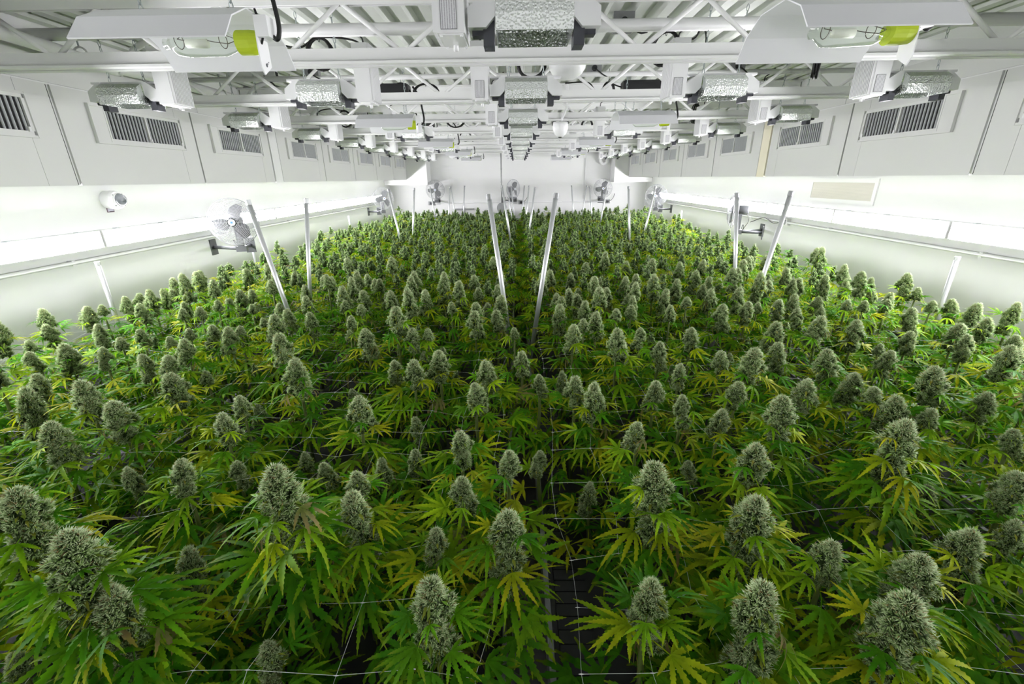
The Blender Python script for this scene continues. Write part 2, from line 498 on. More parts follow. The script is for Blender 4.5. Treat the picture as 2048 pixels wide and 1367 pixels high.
# ------------------------------------------------------------------ double-ended grow lights
CHAIN = None
def chain_mesh(length):
    b = MB(); z = 0.0; k = 0; L = 0.030
    while z < length:
        ring = []
        for i in range(8):
            t = 2 * math.pi * i / 8
            a, c = 0.0065 * math.cos(t), 0.018 * math.sin(t)
            ring.append((a, 0, z + 0.015 + c) if k % 2 == 0 else (0, a, z + 0.015 + c))
        b.tube(ring, 0.0021, 4, closed=True); z += L; k += 1
    return b.mesh('chain', 'steel_chain', True)
CHAIN = chain_mesh(0.33)

def make_de_light(bs):
    # origin: centre of the reflector mouth; bs = side of the ballast (+1 right, -1 left)
    r = empty('grow_light')
    outer = [(-0.097, 0.0), (-0.103, 0.045), (-0.098, 0.082), (-0.060, 0.107), (0.0, 0.113), (0.060, 0.107), (0.098, 0.082), (0.103, 0.045), (0.097, 0.0)]
    inner = [(y * 0.965, z * 0.96) for y, z in outer]
    b = MB(); n = len(outer)
    for x in (-0.118, 0.118):
        for y, z in outer: b.v.append((x, y, z))
    for x in (-0.118, 0.118):
        for y, z in inner: b.v.append((x, y, z))
    for i in range(n - 1):
        b.f.append((i, i + 1, n + i + 1, n + i)); b.f.append((2*n + i, 3*n + i, 3*n + i + 1, 2*n + i + 1))
        b.f.append((i, 2*n + i, 2*n + i + 1, i + 1)); b.f.append((n + i, n + i + 1, 3*n + i + 1, 3*n + i))
    for e in (0, n - 1): b.f.append((e, n + e, 3*n + e, 2*n + e))
    b.build('reflector', 'hammered', r, smooth=False)
    # side flaps of the mouth, flared outwards
    for s in (-1, 1):
        e = MB()
        ol = [(y, z) for y, z in inner]
        e.prism([(-0.093, 0.0), (-0.099, 0.043), (-0.094, 0.079), (-0.060, 0.100), (-0.060, 0.060), (0.060, 0.060), (0.060, 0.100), (0.094, 0.079), (0.099, 0.043), (0.093, 0.0)], 0, s*0.1185, s*0.1165)
        e.build('end_cheek', 'hammered', r)
        h = MB()
        h.prism([(s*0.119, 0.108), (s*0.120, 0.118), (s*0.140, 0.118), (s*0.205, 0.072), (s*0.207, 0.020), (s*0.196, 0.020), (s*0.150, 0.020), (s*0.121, 0.050)] if s > 0 else
                [(s*0.119, 0.108), (s*0.120, 0.118), (s*0.140, 0.118), (s*0.205, 0.072), (s*0.207, 0.020), (s*0.196, 0.020), (s*0.150, 0.020), (s*0.121, 0.050)][::-1], 1, -0.052, 0.052)
        h.build('end_housing', 'white_enamel', r)
        k = MB()
        k.box(min(s*0.126, s*0.160), max(s*0.126, s*0.160), -0.032, 0.032, -0.026, 0.045)
        k.box(min(s*0.160, s*0.196), max(s*0.160, s*0.196), -0.020, 0.020, 0.006, 0.022)
        k.build('lamp_holder', 'socket_grey', r)
    lt = MB().lathe([(0.0, -0.115), (0.006, -0.110), (0.007, -0.085), (0.0125, -0.070), (0.0125, 0.070), (0.007, 0.085), (0.006, 0.110), (0.0, 0.115)], 12, 0, (0, 0, 0.052))
    lo = lt.build('lamp_tube', 'clear_glass', r, smooth=True)
    MB().lathe([(0, -0.045), (0.004, -0.043), (0.004, 0.043), (0, 0.045)], 8, 0, (0, 0, 0.052)).build('arc_tube', 'arc_ceramic', lo, smooth=True)
    # top bar joining reflector and ballast
    MB().box(-0.20, 0.20, -0.020, 0.020, 0.1135, 0.124).build('hanger_bar', 'white_enamel', r)
    # ballast: upright box with a finned outer side
    x0, x1 = (0.214, 0.300) if bs > 0 else (-0.300, -0.214)
    o = MB()
    o.box(x0, x1, -0.078, 0.078, 0.0, 0.285)
    xo = x1 if bs > 0 else x0
    for i in range(13):
        y = -0.072 + i * 0.012
        o.box(min(xo, xo + bs*0.012), max(xo, xo + bs*0.012), y - 0.0022, y + 0.0022, 0.002, 0.283)
    bo = o.build('ballast', 'white_enamel', r)
    pl = MB().box(x0 + 0.006, x1 - 0.006, -0.070, 0.070, -0.004, 0.0)
    for sx in (x0 + 0.012, x1 - 0.012):
        for sy in (-0.066, 0.066): pl.lathe([(0, -0.008), (0.004, -0.008), (0.004, -0.004)], 8, 2, (sx, sy, 0))
    pl.build('base_plate', 'white_enamel', bo)
    MB().lathe([(0.0, -0.020), (0.008, -0.020), (0.008, -0.004)], 12, 2, ((x0 + x1) / 2, 0.045, 0)).build('dimmer_knob', 'white_enamel', bo, smooth=True)
    if bs < 0:
        MB().box(x0 + 0.014, x1 - 0.024, -0.0795, -0.0781, 0.010, 0.094).build('label_sticker', 'label_print', bo)
        fr = MB()
        a, c, z0, z1 = x0 + 0.013, x1 - 0.023, 0.009, 0.095
        for q in ((a, a + .0012, z0, z1), (c - .0012, c, z0, z1), (a, c, z0, z0 + .0012), (a, c, z1 - .0012, z1)): fr.box(q[0], q[1], -0.0799, -0.0790, q[2], q[3])
        fr.build('label_border', 'ink', bo)
    for x in (0.10, -0.10): obj('chain', CHAIN, r, (x, 0, 0.122))
    cb = MB().tube(spline([(bs*0.26, 0.0, 0.285), (bs*0.25, 0.02, 0.33), (bs*0.20, 0.05, 0.36), (bs*0.16, 0.06, 0.40)], 5), 0.0045, 6)
    cb.build('power_cord', 'black_rubber', r, smooth=True)
    return r
COLX = {'outer left': (-2.26, 1), 'inner left': (-1.12, 1), 'centre': (0.058, -1), 'inner right': (1.17, -1), 'outer right': (2.29, -1)}
NZ = 2.72
protos = {}
for cn, (cx, bs) in COLX.items():
    for k in range(9):
        if cn.startswith('inner') and k % 2 == 0: continue
        if cn.startswith('outer') and k == 0: continue
        b2 = -1 if (cn == 'inner left' and k >= 3) else bs
        o = copy_tree(protos[b2]) if b2 in protos else make_de_light(b2)
        protos.setdefault(b2, o)
        o.location = (cx, 1.668 + 1.22 * k, NZ)
        n = k if cn.startswith('outer') else (k // 2 if cn.startswith('inner') else k + 1)
        n = (k + 1) // 2 if cn.startswith('inner') else n
        tag(o, 'double-ended grow light with upright white ballast, %s from the front in the %s column' % (ORD[n - 1], cn), 'grow light', 'double-ended grow lights')

# ------------------------------------------------------------------ wing-hood grow lights with clear single-ended bulbs
def make_wing():
    r = empty('wing_grow_light')
    pf = [(-0.222, 0.0), (-0.165, 0.068), (-0.075, 0.112), (0.075, 0.112), (0.165, 0.068), (0.222, 0.0)]
    b = MB(); n = len(pf); T = 0.003
    for x in (-0.235, 0.235):
        for y, z in pf: b.v.append((x, y, z))
    for x in (-0.235, 0.235):
        for y, z in pf: b.v.append((x, y * 0.985, z - T))
    for i in range(n - 1):
        b.f.append((i, i + 1, n + i + 1, n + i)); b.f.append((2*n + i, 3*n + i, 3*n + i + 1, 2*n + i + 1))
        b.f.append((i, 2*n + i, 2*n + i + 1, i + 1)); b.f.append((n + i, n + i + 1, 3*n + i + 1, 3*n + i))
    for e in (0, n - 1): b.f.append((e, n + e, 3*n + e, 2*n + e))
    ho = b.build('hood', 'hood_sheet', r)
    for x in (-0.15, 0.15):
        MB().box(x - 0.02, x + 0.02, -0.012, 0.012, 0.113, 0.120).build('hanger_clip', 'steel_chain', ho)
    # end plate with the lamp socket
    pl = MB().prism([(-0.028, 0.112), (-0.034, 0.02), (-0.034, -0.040), (-0.018, -0.062), (0.034, -0.030), (0.034, 0.02), (0.028, 0.112)], 0, 0.229, 0.233)
    po = pl.build('end_plate', 'white_enamel', r)
    for z, rr in ((-0.030, 0.006), (-0.024, 0.003), (-0.018, 0.002)):
        MB().lathe([(0, 0.2335), (rr, 0.2335), (rr, 0.232)], 10, 0, (0, 0.0 + (z + 0.030) * 1.4, z)).build('plate_hole', 'socket_grey', po)
    MB().box(0.2335, 0.275, -0.035, 0.035, 0.045, 0.105).build('junction_box', 'white_enamel', r)
    MB().lathe([(0.0, 0.229), (0.033, 0.229), (0.036, 0.200), (0.036, 0.155), (0.0, 0.155)], 20, 0, (0, 0, 0.036)).build('socket_collar', 'lime_collar', r, smooth=False)
    g = MB().lathe([(0.014, 0.158), (0.026, 0.135), (0.038, 0.105), (0.040, -0.02), (0.038, -0.055), (0.022, -0.075), (0.014, -0.085), (0.016, -0.098), (0.0, -0.108)], 20, 0, (0, 0, 0.036))
    go = g.build('bulb', 'clear_glass', r, smooth=True)
    MB().lathe([(0, -0.03), (0.013, -0.025), (0.014, 0.045), (0, 0.05)], 12, 0, (0, 0, 0.036)).build('arc_tube', 'arc_ceramic', go, smooth=True)
    w = MB()
    w.tube([(0.15, 0.0, 0.045), (0.11, 0.012, 0.060), (0.10, 0.018, 0.066), (-0.045, 0.018, 0.066), (-0.055, 0.0, 0.05), (-0.03, 0, 0.045)], 0.0013, 5)
    w.tube([(0.15, 0.0, 0.045), (0.12, -0.01, 0.032), (0.07, 0, 0.040), (0.045, 0, 0.045)], 0.0013, 5)
    w.tube(arc((0.10, 0, 0.045), 0.024, 0, 6.28, 16, 'yz'), 0.0012, 5); w.tube(arc((-0.05, 0, 0.045), 0.024, 0, 6.28, 16, 'yz'), 0.0012, 5)
    w.build('filament_wire', 'filament_metal', go)
    MB().tube(spline([(0.233, -0.01, 0.03), (0.25, -0.02, 0.06), (0.242, -0.022, 0.10), (0.235, -0.02, 0.125)], 5), 0.004, 6).build('lead_wire', 'black_rubber', r, smooth=True)
    MB().tube(spline([(0.262, 0.0, 0.06), (0.285, 0.0, 0.045), (0.297, 0.0, 0.085), (0.280, 0.02, 0.18), (0.26, 0.05, 0.26), (0.2, 0.1, 0.34)], 6), 0.0075, 8).build('power_cord', 'black_rubber', r, smooth=True)
    for x in (-0.15, 0.15): obj('chain', CHAIN, r, (x, 0, 0.120))
    return r
w0 = None
for cn, cx in (('left', -1.085), ('right', 1.075)):
    for k in range(0, 9, 2):
        o = copy_tree(w0) if w0 else make_wing()
        w0 = w0 or o
        o.location = (cx, 1.725 + 1.22 * k, 2.70)
        tag(o, 'white wing-hood grow light with clear bulb, %s from the front, %s of centre' % (ORD[k // 2], cn), 'grow light', 'wing-hood grow lights')

# ------------------------------------------------------------------ ceiling clutter: coiled cables, ballasts, boxes, domes
def coil(c, rx, rz, turns, label, tilt=0.3, tails=()):
    b = MB(); rnd = random.Random(str(c)); pts = []
    for t in range(turns * 18):
        a = 2 * math.pi * t / 18
        k = t / (turns * 18)
        pts.append((rx * (1 + 0.09 * math.sin(a * 0.37 + k * 9)) * math.sin(a), 0.035 * (k - 0.5) + 0.010 * math.sin(a * 0.7), rz * (0.0 + math.cos(a) * (1 + 0.06 * math.cos(a * 0.31 + 1)))))
    for tl in tails: pass
    b.tube(pts, 0.0058, 6)
    r = empty('cable_coil', c, (0, 0, tilt))
    b.build('cord', 'black_rubber', r, smooth=True)
    MB().tube(arc((0, 0, rz * 1.0), 0.022, 0, 6.28, 12, 'yz'), 0.002, 4).build('cable_tie', 'black_plastic', r)
    MB().tube([(0, 0, rz + 0.02), (0, 0, 3.185 - c[2])], 0.002, 4).build('tie_tail', 'black_plastic', r)
    for i, tl in enumerate(tails):
        MB().tube(spline(tl, 6), 0.0058, 6).build('cord_tail', 'black_rubber', r, smooth=True)
    tag(r, label, 'cable coil', 'black cable coils under the ceiling')
coil((-1.19, 3.10, 3.02), 0.075, 0.085, 6, 'round black cable coil hanging behind the near left wing hood', 0.1,
     [[(-0.25, 0, 0.05), (-0.12, 0.01, 0.035), (0.0, 0, 0.085), (0.2, 0.0, 0.075), (0.26, 0, 0.02), (0.28, 0, -0.10)]])
coil((-0.80, 4.42, 3.025), 0.105, 0.065, 6, 'wide oval black cable coil beside the black remote ballast', 0.0,
     [[(-0.13, 0, -0.02), (-0.15, 0, 0.02), (-0.20, 0, 0.07), (-0.26, 0, 0.06), (-0.24, 0, -0.01)]])
coil((0.90, 3.10, 3.02), 0.080, 0.088, 7, 'round black cable coil hanging before the near right wing hood', -0.5,
     [[(0.05, 0, 0.05), (0.16, 0, 0.03), (0.20, 0, 0.085), (0.23, 0, 0.02), (0.22, 0, -0.10)]])
coil((0.82, 4.42, 3.015), 0.050, 0.065, 4, 'small black cable coil beside the right remote ballast', 0.2,
     [[(0.0, 0, 0.065), (0.10, 0, 0.035), (0.2, 0, 0.02)], [(-0.03, 0, -0.02), (-0.12, 0, 0.0), (-0.20, 0, 0.06), (-0.4, 0, 0.05)]])
coil((2.05, 5.62, 2.965), 0.060, 0.10, 5, 'narrow black cable coil right of the second inner right light', 0.9,
     [[(0.0, 0, 0.10), (0.10, 0.0, 0.09), (0.18, 0, 0.06), (0.2, 0, -0.02)]])
coil((-1.98, 5.62, 2.960), 0.075, 0.085, 5, 'round black cable coil below the second inner left light', 0.3,
     [[(0.0, 0, 0.085), (-0.15, 0, 0.10), (-0.28, 0, 0.06), (-0.30, 0, -0.06)]])
coil((0.10, 3.22, 2.97), 0.085, 0.070, 6, 'black cable coil hanging above the second centre light', 0.1)
coil((-0.78, 6.25, 2.995), 0.110, 0.075, 6, 'black cable coil behind the second left wing hood', 0.0)
coil((0.28, 6.85, 2.965), 0.085, 0.070, 5, 'black cable coil right of the fourth centre light', 0.1)
coil((1.0, 6.85, 2.985), 0.075, 0.075, 5, 'black cable coil left of the third inner right fixtures', 0.2)
coil((-0.85, 8.05, 2.96), 0.090, 0.070, 5, 'black cable coil above the third left wing hood', 0.0)
coil((-2.0, 4.42, 3.01), 0.06, 0.07, 4, 'small black cable coil left of the first inner left light', 0.2)
coil((1.95, 3.3, 2.98), 0.045, 0.09, 6, 'dense black cable coil tucked under the near right wing hood', 1.1)

def remote_ballast(c, label, L=0.42):
    r = empty('remote_ballast', c)
    b = MB().box(-L/2, L/2, -0.06, 0.06, -0.045, 0.045)
    for i in range(7):
        y = -0.054 + i * 0.018
        b.box(-L/2, L/2, y - 0.002, y + 0.002, 0.045, 0.057)
    b.build('case', 'black_plastic', r)
    for s in (-1, 1):
        MB().box(min(s*L/2, s*(L/2 + 0.012)), max(s*L/2, s*(L/2 + 0.012)), -0.062, 0.062, -0.047, 0.050).build('end_cap', 'black_plastic', r)
    MB().tube(spline([(L/2 + 0.01, 0, -0.02), (L/2 + 0.05, 0, -0.01), (L/2 + 0.05, 0, 0.04)], 5), 0.006, 6).build('power_cord', 'black_rubber', r, smooth=True)
    for x in (-L/2 + 0.06, L/2 - 0.06):
        MB().tube([(x, 0, 0.05), (x, 0, 0.155)], 0.003, 6).build('hanger_rod', 'steel_chain', r)
    tag(r, label, 'ballast', 'black remote ballasts')
remote_ballast((-1.17, 4.42, 3.03), 'black remote ballast hanging above the first inner left light')
remote_ballast((1.20, 4.42, 3.03), 'black remote ballast hanging above the first inner right light', 0.50)
remote_ballast((-1.35, 6.85, 3.00), 'black remote ballast behind the second left wing hood', 0.36)
remote_ballast((0.62, 6.85, 2.99), 'small black remote ballast right of the centre column', 0.20)

def junction(c, label, cat='junction box'):
    r = empty('junction_box', c)
    MB().box(-0.055, 0.055, -0.03, 0.03, -0.045, 0.045).build('box', 'box_grey', r)
    MB().box(-0.060, 0.060, -0.034, -0.030, -0.05, 0.05).build('cover', 'box_grey', r)
    MB().lathe([(0, -0.050), (0.020, -0.050), (0.022, -0.034)], 14, 1).build('outlet', 'black_plastic', r)
    MB().tube(spline([(0, -0.045, 0), (0.03, -0.07, -0.03), (0.09, -0.05, -0.06), (0.14, -0.02, -0.05)], 5), 0.005, 6).build('cord', 'black_rubber', r, smooth=True)
    tag(r, label, cat, 'ceiling junction boxes')
junction((0.64, 4.15, 3.13), 'grey junction box between the second centre light and the small coil')
junction((-1.68, 4.15, 3.13), 'grey junction box above the first inner left light')
junction((1.80, 4.15, 3.13), 'grey junction box above the first inner right light')
junction((0.62, 3.02, 3.13), 'grey junction box beside the near right coil')
junction((0.62, 5.37, 3.13), 'grey junction box right of the third centre light')

g = empty('globe_fixture', (0.325, 3.2, 3.005))
MB().lathe([(0.0, -0.125), (0.05, -0.118), (0.09, -0.095), (0.115, -0.060), (0.122, -0.02), (0.118, 0.03), (0.105, 0.07), (0.0, 0.085)], 28, 2).build('globe', 'white_enamel', g, smooth=True)
MB().lathe([(0.0, 0.18), (0.05, 0.18), (0.05, 0.08)], 16, 2).build('canopy', 'white_enamel', g)
tag(g, 'white round globe fixture behind the front joist right of centre', 'fixture')
d = empty('dome_camera', (0.455, 5.0, 2.80))
MB().lathe([(0.0, 0.03), (0.075, 0.03), (0.078, 0.0), (0.078, -0.03), (0.070, -0.05)], 20, 2).build('housing', 'white_enamel', d, smooth=True)
MB().lathe([(0.070, -0.05), (0.055, -0.085), (0.030, -0.105), (0.0, -0.11)], 20, 2).build('dome', 'white_enamel', d, smooth=True)
MB().lathe([(0.0, -0.116), (0.018, -0.113), (0.022, -0.104)], 12, 2).build('lens_cap', 'black_plastic', d)
MB().tube([(0.0, 0, 0.03), (0.06, 0, 0.16), (0.06, 0, 0.385)], 0.012, 8).build('bracket', 'white_enamel', d)
tag(d, 'small white ceiling dome camera on bracket right of the centre column', 'camera')

# pipes along the room near the left duct and struts near the right one
p = empty('wall_pipe', (0, 0, 0))
MB().tube(spline([(-2.62, 1.0, 3.04), (-2.62, 2.7, 3.02), (-2.66, 3.3, 3.0), (-2.62, 4.2, 3.02), (-2.62, 11.8, 3.05)], 8), 0.036, 12).build('pipe', 'joist_paint', p, smooth=True)
for y in (3.05, 4.4, 6.4, 8.4):
    MB().tube(arc((-2.62, y, 3.02), 0.044, 0, 6.28, 20, 'xz'), 0.006, 6).build('pipe_clamp', 'joist_paint', p)
    MB().tube([(-2.62, y, 3.06), (-2.62, y, 3.185)], 0.005, 6).build('hanger_rod', 'steel_chain', p)
tag(p, 'white pipe running lengthwise beside the left duct', 'pipe')
for k in range(5):
    y = 2.95 + 1.22 * k
    e = empty('strut_channel', (0, y + 0.12, 3.02))
    for sx, nm in ((-1, 0), ):
        pass
    MB().box(-2.47, -2.05, -0.03, 0.03, 0.09, 0.16).build('channel', 'joist_paint', e)
    MB().box(-2.049, -2.047, -0.022, 0.022, 0.10, 0.15).build('channel_mouth', 'vent_dark', e)
    tag(e, 'white strut channel under the deck left of the outer left column, %s from front' % ORD[k], 'channel', 'strut channels')
    h = MB().tube(spline([(-1.9, y, 3.085), (-2.05, y, 3.08), (-2.2, y, 3.03), (-2.28, y, 2.95)], 6), 0.017, 10).build('bent_pipe', 'joist_paint', smooth=True)
    tag(h, 'bent white pipe dropping beside the outer left column, %s from front' % ORD[k], 'pipe', 'bent drop pipes')

# ------------------------------------------------------------------ fans
def make_fan():
    # face towards -y, axis y, origin at hub; wall bracket added per fan
    r = empty('wall_fan')
    def cage(y_face, y_rim, nm):
        b = MB()
        for i in range(15):
            rr = 0.05 + 0.185 * i / 14
            yy = y_face + (y_rim - y_face) * (i / 14) ** 3
            b.tube([(rr * math.cos(t), yy, rr * math.sin(t)) for t in np.linspace(0, 2*math.pi, 32, endpoint=False)], 0.0019, 3, closed=True)
        for k in range(12):
            t = 2 * math.pi * k / 12
            b.tube([(rr * math.cos(t), y_face + (y_rim - y_face) * ((rr - 0.05) / 0.185) ** 3, rr * math.sin(t)) for rr in (0.04, 0.12, 0.18, 0.215, 0.235)], 0.0017, 3)
        b.build(nm, 'guard_wire', r)
    cage(-0.075, -0.01, 'front_guard'); cage(0.06, 0.0, 'rear_guard')
    MB().tube([(0.238 * math.cos(t), -0.005, 0.238 * math.sin(t)) for t in np.linspace(0, 2*math.pi, 40, endpoint=False)], 0.005, 6, closed=True).build('rim', 'guard_wire', r, smooth=True)
    bm = MB()
    for i in range(6):
        a = i / 5
    prof = []
    for i in range(7):
        rr = 0.035 + 0.155 * i / 6
        w = 0.045 + 0.06 * math.sin(math.pi * (i / 6) ** 0.8) 
        prof.append((rr, w))
    for i, (rr, w) in enumerate(prof):
        bm.v += [(-w * 0.8, 0.022, rr), (w * 0.2 + 0.02, -0.022, rr)]
    for i in range(6): bm.f.append((2*i, 2*i+1, 2*i+3, 2*i+2))
    me = bm.mesh('blade', 'fan_grey')
    for k in range(3): obj('blade', me, r, (0, -0.015, 0), (0, 2 * math.pi * k / 3 + 0.5, 0))
    MB().lathe([(0.0, -0.06), (0.03, -0.055), (0.036, -0.02), (0.036, 0.01), (0.0, 0.01)], 18, 1).build('hub', 'fan_grey', r, smooth=True)
    bd = MB().lathe([(0.0, -0.082), (0.032, -0.082), (0.034, -0.074)], 18, 1).build('badge', 'badge_white', r)
    MB().box(-0.012, 0.012, -0.0832, -0.0822, -0.010, 0.010).build('badge_mark', 'badge_blue', bd)
    MB().lathe([(0.0, 0.19), (0.045, 0.185), (0.058, 0.165), (0.062, 0.06), (0.0, 0.06)], 20, 1).build('motor', 'fan_grey', r, smooth=True)
    MB().box(-0.03, 0.03, 0.07, 0.11, -0.27, -0.05).build('yoke', 'fan_grey', r)
    MB().box(-0.05, 0.05, 0.06, 0.14, -0.32, -0.26).build('yoke_foot', 'fan_grey', r)
    MB().tube(spline([(0.0, 0.17, -0.05), (0.06, 0.2, -0.14), (0.05, 0.15, -0.24), (-0.02, 0.13, -0.29), (-0.08, 0.14, -0.2), (-0.03, 0.16, -0.26)], 6), 0.004, 5).build('power_cord', 'black_rubber', r, smooth=True)
    return r
f0 = None
def fan(hub, facing, wall_pt, label, light=False):
    """hub position, facing (angle of the axis seen from above, 0 = towards the camera end), point on the wall for the bracket"""
    global f0
    o = copy_tree(f0) if f0 else make_fan()
    f0 = f0 or o
    o.location = hub; o.rotation_euler = (0, 0, facing)
    M = Matrix.Translation(hub) @ Matrix.Rotation(facing, 4, 'Z'); Mi = M.inverted()
    foot = Vector((0, 0.10, -0.29)); w = Mi @ Vector(wall_pt); w.z = -0.29
    MB().tube([foot, w], 0.019, 10).build('arm', 'fan_grey', o, smooth=True)
    q = MB().box(-0.05, 0.05, -0.012, 0.0, -0.085, 0.085).build('wall_plate', 'fan_grey', o)
    n = Vector(wall_pt)
    ang = 0 if n.y > 12 else (math.pi / 2 if n.x < 0 else -math.pi / 2)
    q.matrix_local = Mi @ Matrix.Translation((wall_pt[0], wall_pt[1], hub[2] - 0.29)) @ Matrix.Rotation(ang, 4, 'Z')
    tag(o, label, 'fan', 'wall fans')
    return o
fan((-2.13, 12.10, 2.03), 0.05, (-2.13, YB, 1.7), 'wall fan on the end wall beside the left riser')
fan((-0.09, 12.10, 2.03), 0.75, (-0.05, YB, 1.7), 'turned wall fan in the middle of the end wall')
fan((2.25, 12.10, 2.02), -0.05, (2.25, YB, 1.7), 'wall fan on the end wall beside the white bent pipe')
fan((-2.98, 4.72, 1.90), 0.32, (WL, 4.95, 1.6), 'near wall fan in front of the left strip lights')
fan((-3.00, 10.3, 1.90), 0.65, (WL, 10.45, 1.6), 'far wall fan at the end of the left strip lights')
fan((2.98, 6.28, 1.86), -2.02, (WR, 6.40, 1.55), 'near side-on wall fan in front of the right strip lights')
fan((3.08, 10.2, 1.90), -0.55, (WR, 10.3, 1.6), 'far wall fan at the end of the right strip lights')

# ------------------------------------------------------------------ things on the walls
c = empty('security_camera', (WL, 3.80, 2.165))
MB().lathe([(0.0, 0.0), (0.070, 0.0), (0.070, 0.045), (0.074, 0.046), (0.074, 0.075), (0.068, 0.095), (0.055, 0.102), (0.0, 0.102)], 28, 0).build('base', 'white_enamel', c, smooth=False)
MB().lathe([(0.052, 0.102), (0.050, 0.118), (0.040, 0.138), (0.022, 0.150), (0.0, 0.154)], 24, 0).build('dome', 'smoked_dome', c, smooth=True)
MB().lathe([(0.054, 0.100), (0.058, 0.106), (0.052, 0.112)], 24, 0).build('dome_ring', 'white_enamel', c, smooth=True)
for t in (0.8, 2.4, 3.9, 5.5):
    MB().lathe([(0, 0.104), (0.004, 0.104), (0.004, 0.095)], 8, 0, (0, 0.062 * math.cos(t), 0.062 * math.sin(t))).build('screw', 'box_grey', c)
tag(c, 'round white dome security camera on the left wall', 'camera')
t = empty('asset_tag', (WL, 3.80, 2.085))
MB().box(0.0005, 0.002, -0.035, 0.035, -0.018, 0.018).build('backing', 'brown_tag', t)
MB().box(0.002, 0.0026, -0.026, 0.030, -0.010, 0.012).build('face', 'tag_face', t)
MB().box(0.0026, 0.003, -0.012, 0.028, -0.012, -0.008).build('print_bar', 'ink', t)
tag(t, 'small printed tag stuck below the security camera', 'tag')

gr = empty('wall_grille', (WR, 5.0, 2.132))
fb = MB()
for y0, y1, z0, z1 in ((-0.51, 0.51, 0.085, 0.125), (-0.51, 0.51, -0.125, -0.085), (-0.51, -0.47, -0.085, 0.085), (0.47, 0.51, -0.085, 0.085)): fb.box(-0.014, -0.0005, y0, y1, z0, z1)
fb.build('frame', 'wall_paint', gr)
MB().box(-0.008, -0.001, -0.47, 0.47, -0.085, 0.085).build('perforated_panel', 'perforated_sheet', gr)
tag(gr, 'long perforated return grille on the right wall', 'grille')

ob = empty('outlet_box', (WR, 5.82, 1.735))
MB().box(-0.05, -0.001, -0.05, 0.05, -0.045, 0.045).build('box', 'white_enamel', ob)
MB().box(-0.065, -0.05, -0.03, 0.03, -0.03, 0.03).build('plug', 'box_grey', ob)
MB().tube(spline([(-0.06, 0.02, 0), (-0.08, 0.2, -0.03), (-0.10, 0.4, 0.02), (-0.2, 0.55, -0.05)], 6), 0.005, 6).build('cord', 'black_rubber', ob, smooth=True)
tag(ob, 'white outlet box on the right wall conduit with fan cord', 'outlet')

# end wall: conduit, drop pole with disc, bent white pipe
bc = MB().tube([(-2.3, YB - 0.02, 1.68), (2.55, YB - 0.02, 1.68)], 0.012, 8).build('end_wall_conduit', 'white_enamel', smooth=True)
tag(bc, 'thin grey conduit across the end wall below the fans', 'conduit')
for x, n in ((-2.33, 'left'), (0.12, 'middle'), (2.45, 'right')):
    o = empty('wall_outlet', (x, YB - 0.03, 1.68))
    MB().box(-0.07, 0.07, -0.04, 0.028, -0.05, 0.05).build('box', 'box_grey', o)
    MB().box(-0.03, 0.03, -0.06, -0.04, -0.03, 0.03).build('plug', 'black_plastic', o)
    MB().tube(spline([(0.03, -0.05, 0), (0.10, -0.06, 0.04), (0.16, -0.05, 0.12), (0.18, -0.04, 0.2)], 5), 0.006, 5).build('cord', 'black_rubber', o, smooth=True)
    tag(o, 'grey outlet box under the %s fan on the end wall' % n, 'outlet', 'end wall outlets')
dp = empty('drop_pole', (-0.375, 11.5, 0))
MB().tube([(0, 0, 1.55), (0, 0, 3.185)], 0.014, 8).build('pole', 'box_grey', dp, smooth=True)
MB().lathe([(0, -0.03), (0.12, -0.03), (0.125, -0.02), (0.125, 0.02), (0, 0.02)], 24, 1, (0, 0, 1.60)).build('disc', 'box_grey', dp)
MB().tube([(0.02, 0, 0.95), (0.02, 0, 1.5)], 0.012, 8).build('lower_pole', 'white_enamel', dp)
for z in (2.5, 2.2, 2.05): MB().lathe([(0, z), (0.02, z), (0.02, z + 0.02), (0, z + 0.02)], 10, 2).build('coupling', 'box_grey', dp)
tag(dp, 'thin grey drop pole with a round grey disc before the end wall', 'pole')
up = MB().tube(spline([(2.18, 12.3, 3.185), (2.18, 12.3, 2.75), (2.20, 12.3, 2.66), (2.27, 12.3, 2.62), (2.34, 12.3, 2.66), (2.36, 12.3, 2.75), (2.36, 12.3, 3.185)], 6), 0.042, 12).build('bent_drain_pipe', 'white_enamel', smooth=True)
tag(up, 'white U-shaped pipe hanging in front of the end wall', 'pipe')
vp = MB().tube([(1.83, YB - 0.03, 1.75), (1.83, YB - 0.03, 3.185)], 0.014, 8).build('wall_riser_pipe', 'white_enamel', smooth=True)
tag(vp, 'thin white vertical pipe on the end wall', 'pipe')
pb = empty('wall_bracket', (-1.45, YB - 0.06, 1.52))
MB().box(-0.28, 0.28, -0.03, 0.058, -0.015, 0.015).build('shelf', 'aluminium', pb)
MB().box(-0.02, 0.02, 0.02, 0.058, -0.2, 0.06).build('upright', 'aluminium', pb)
tag(pb, 'small grey bracket shelf low on the end wall', 'bracket')
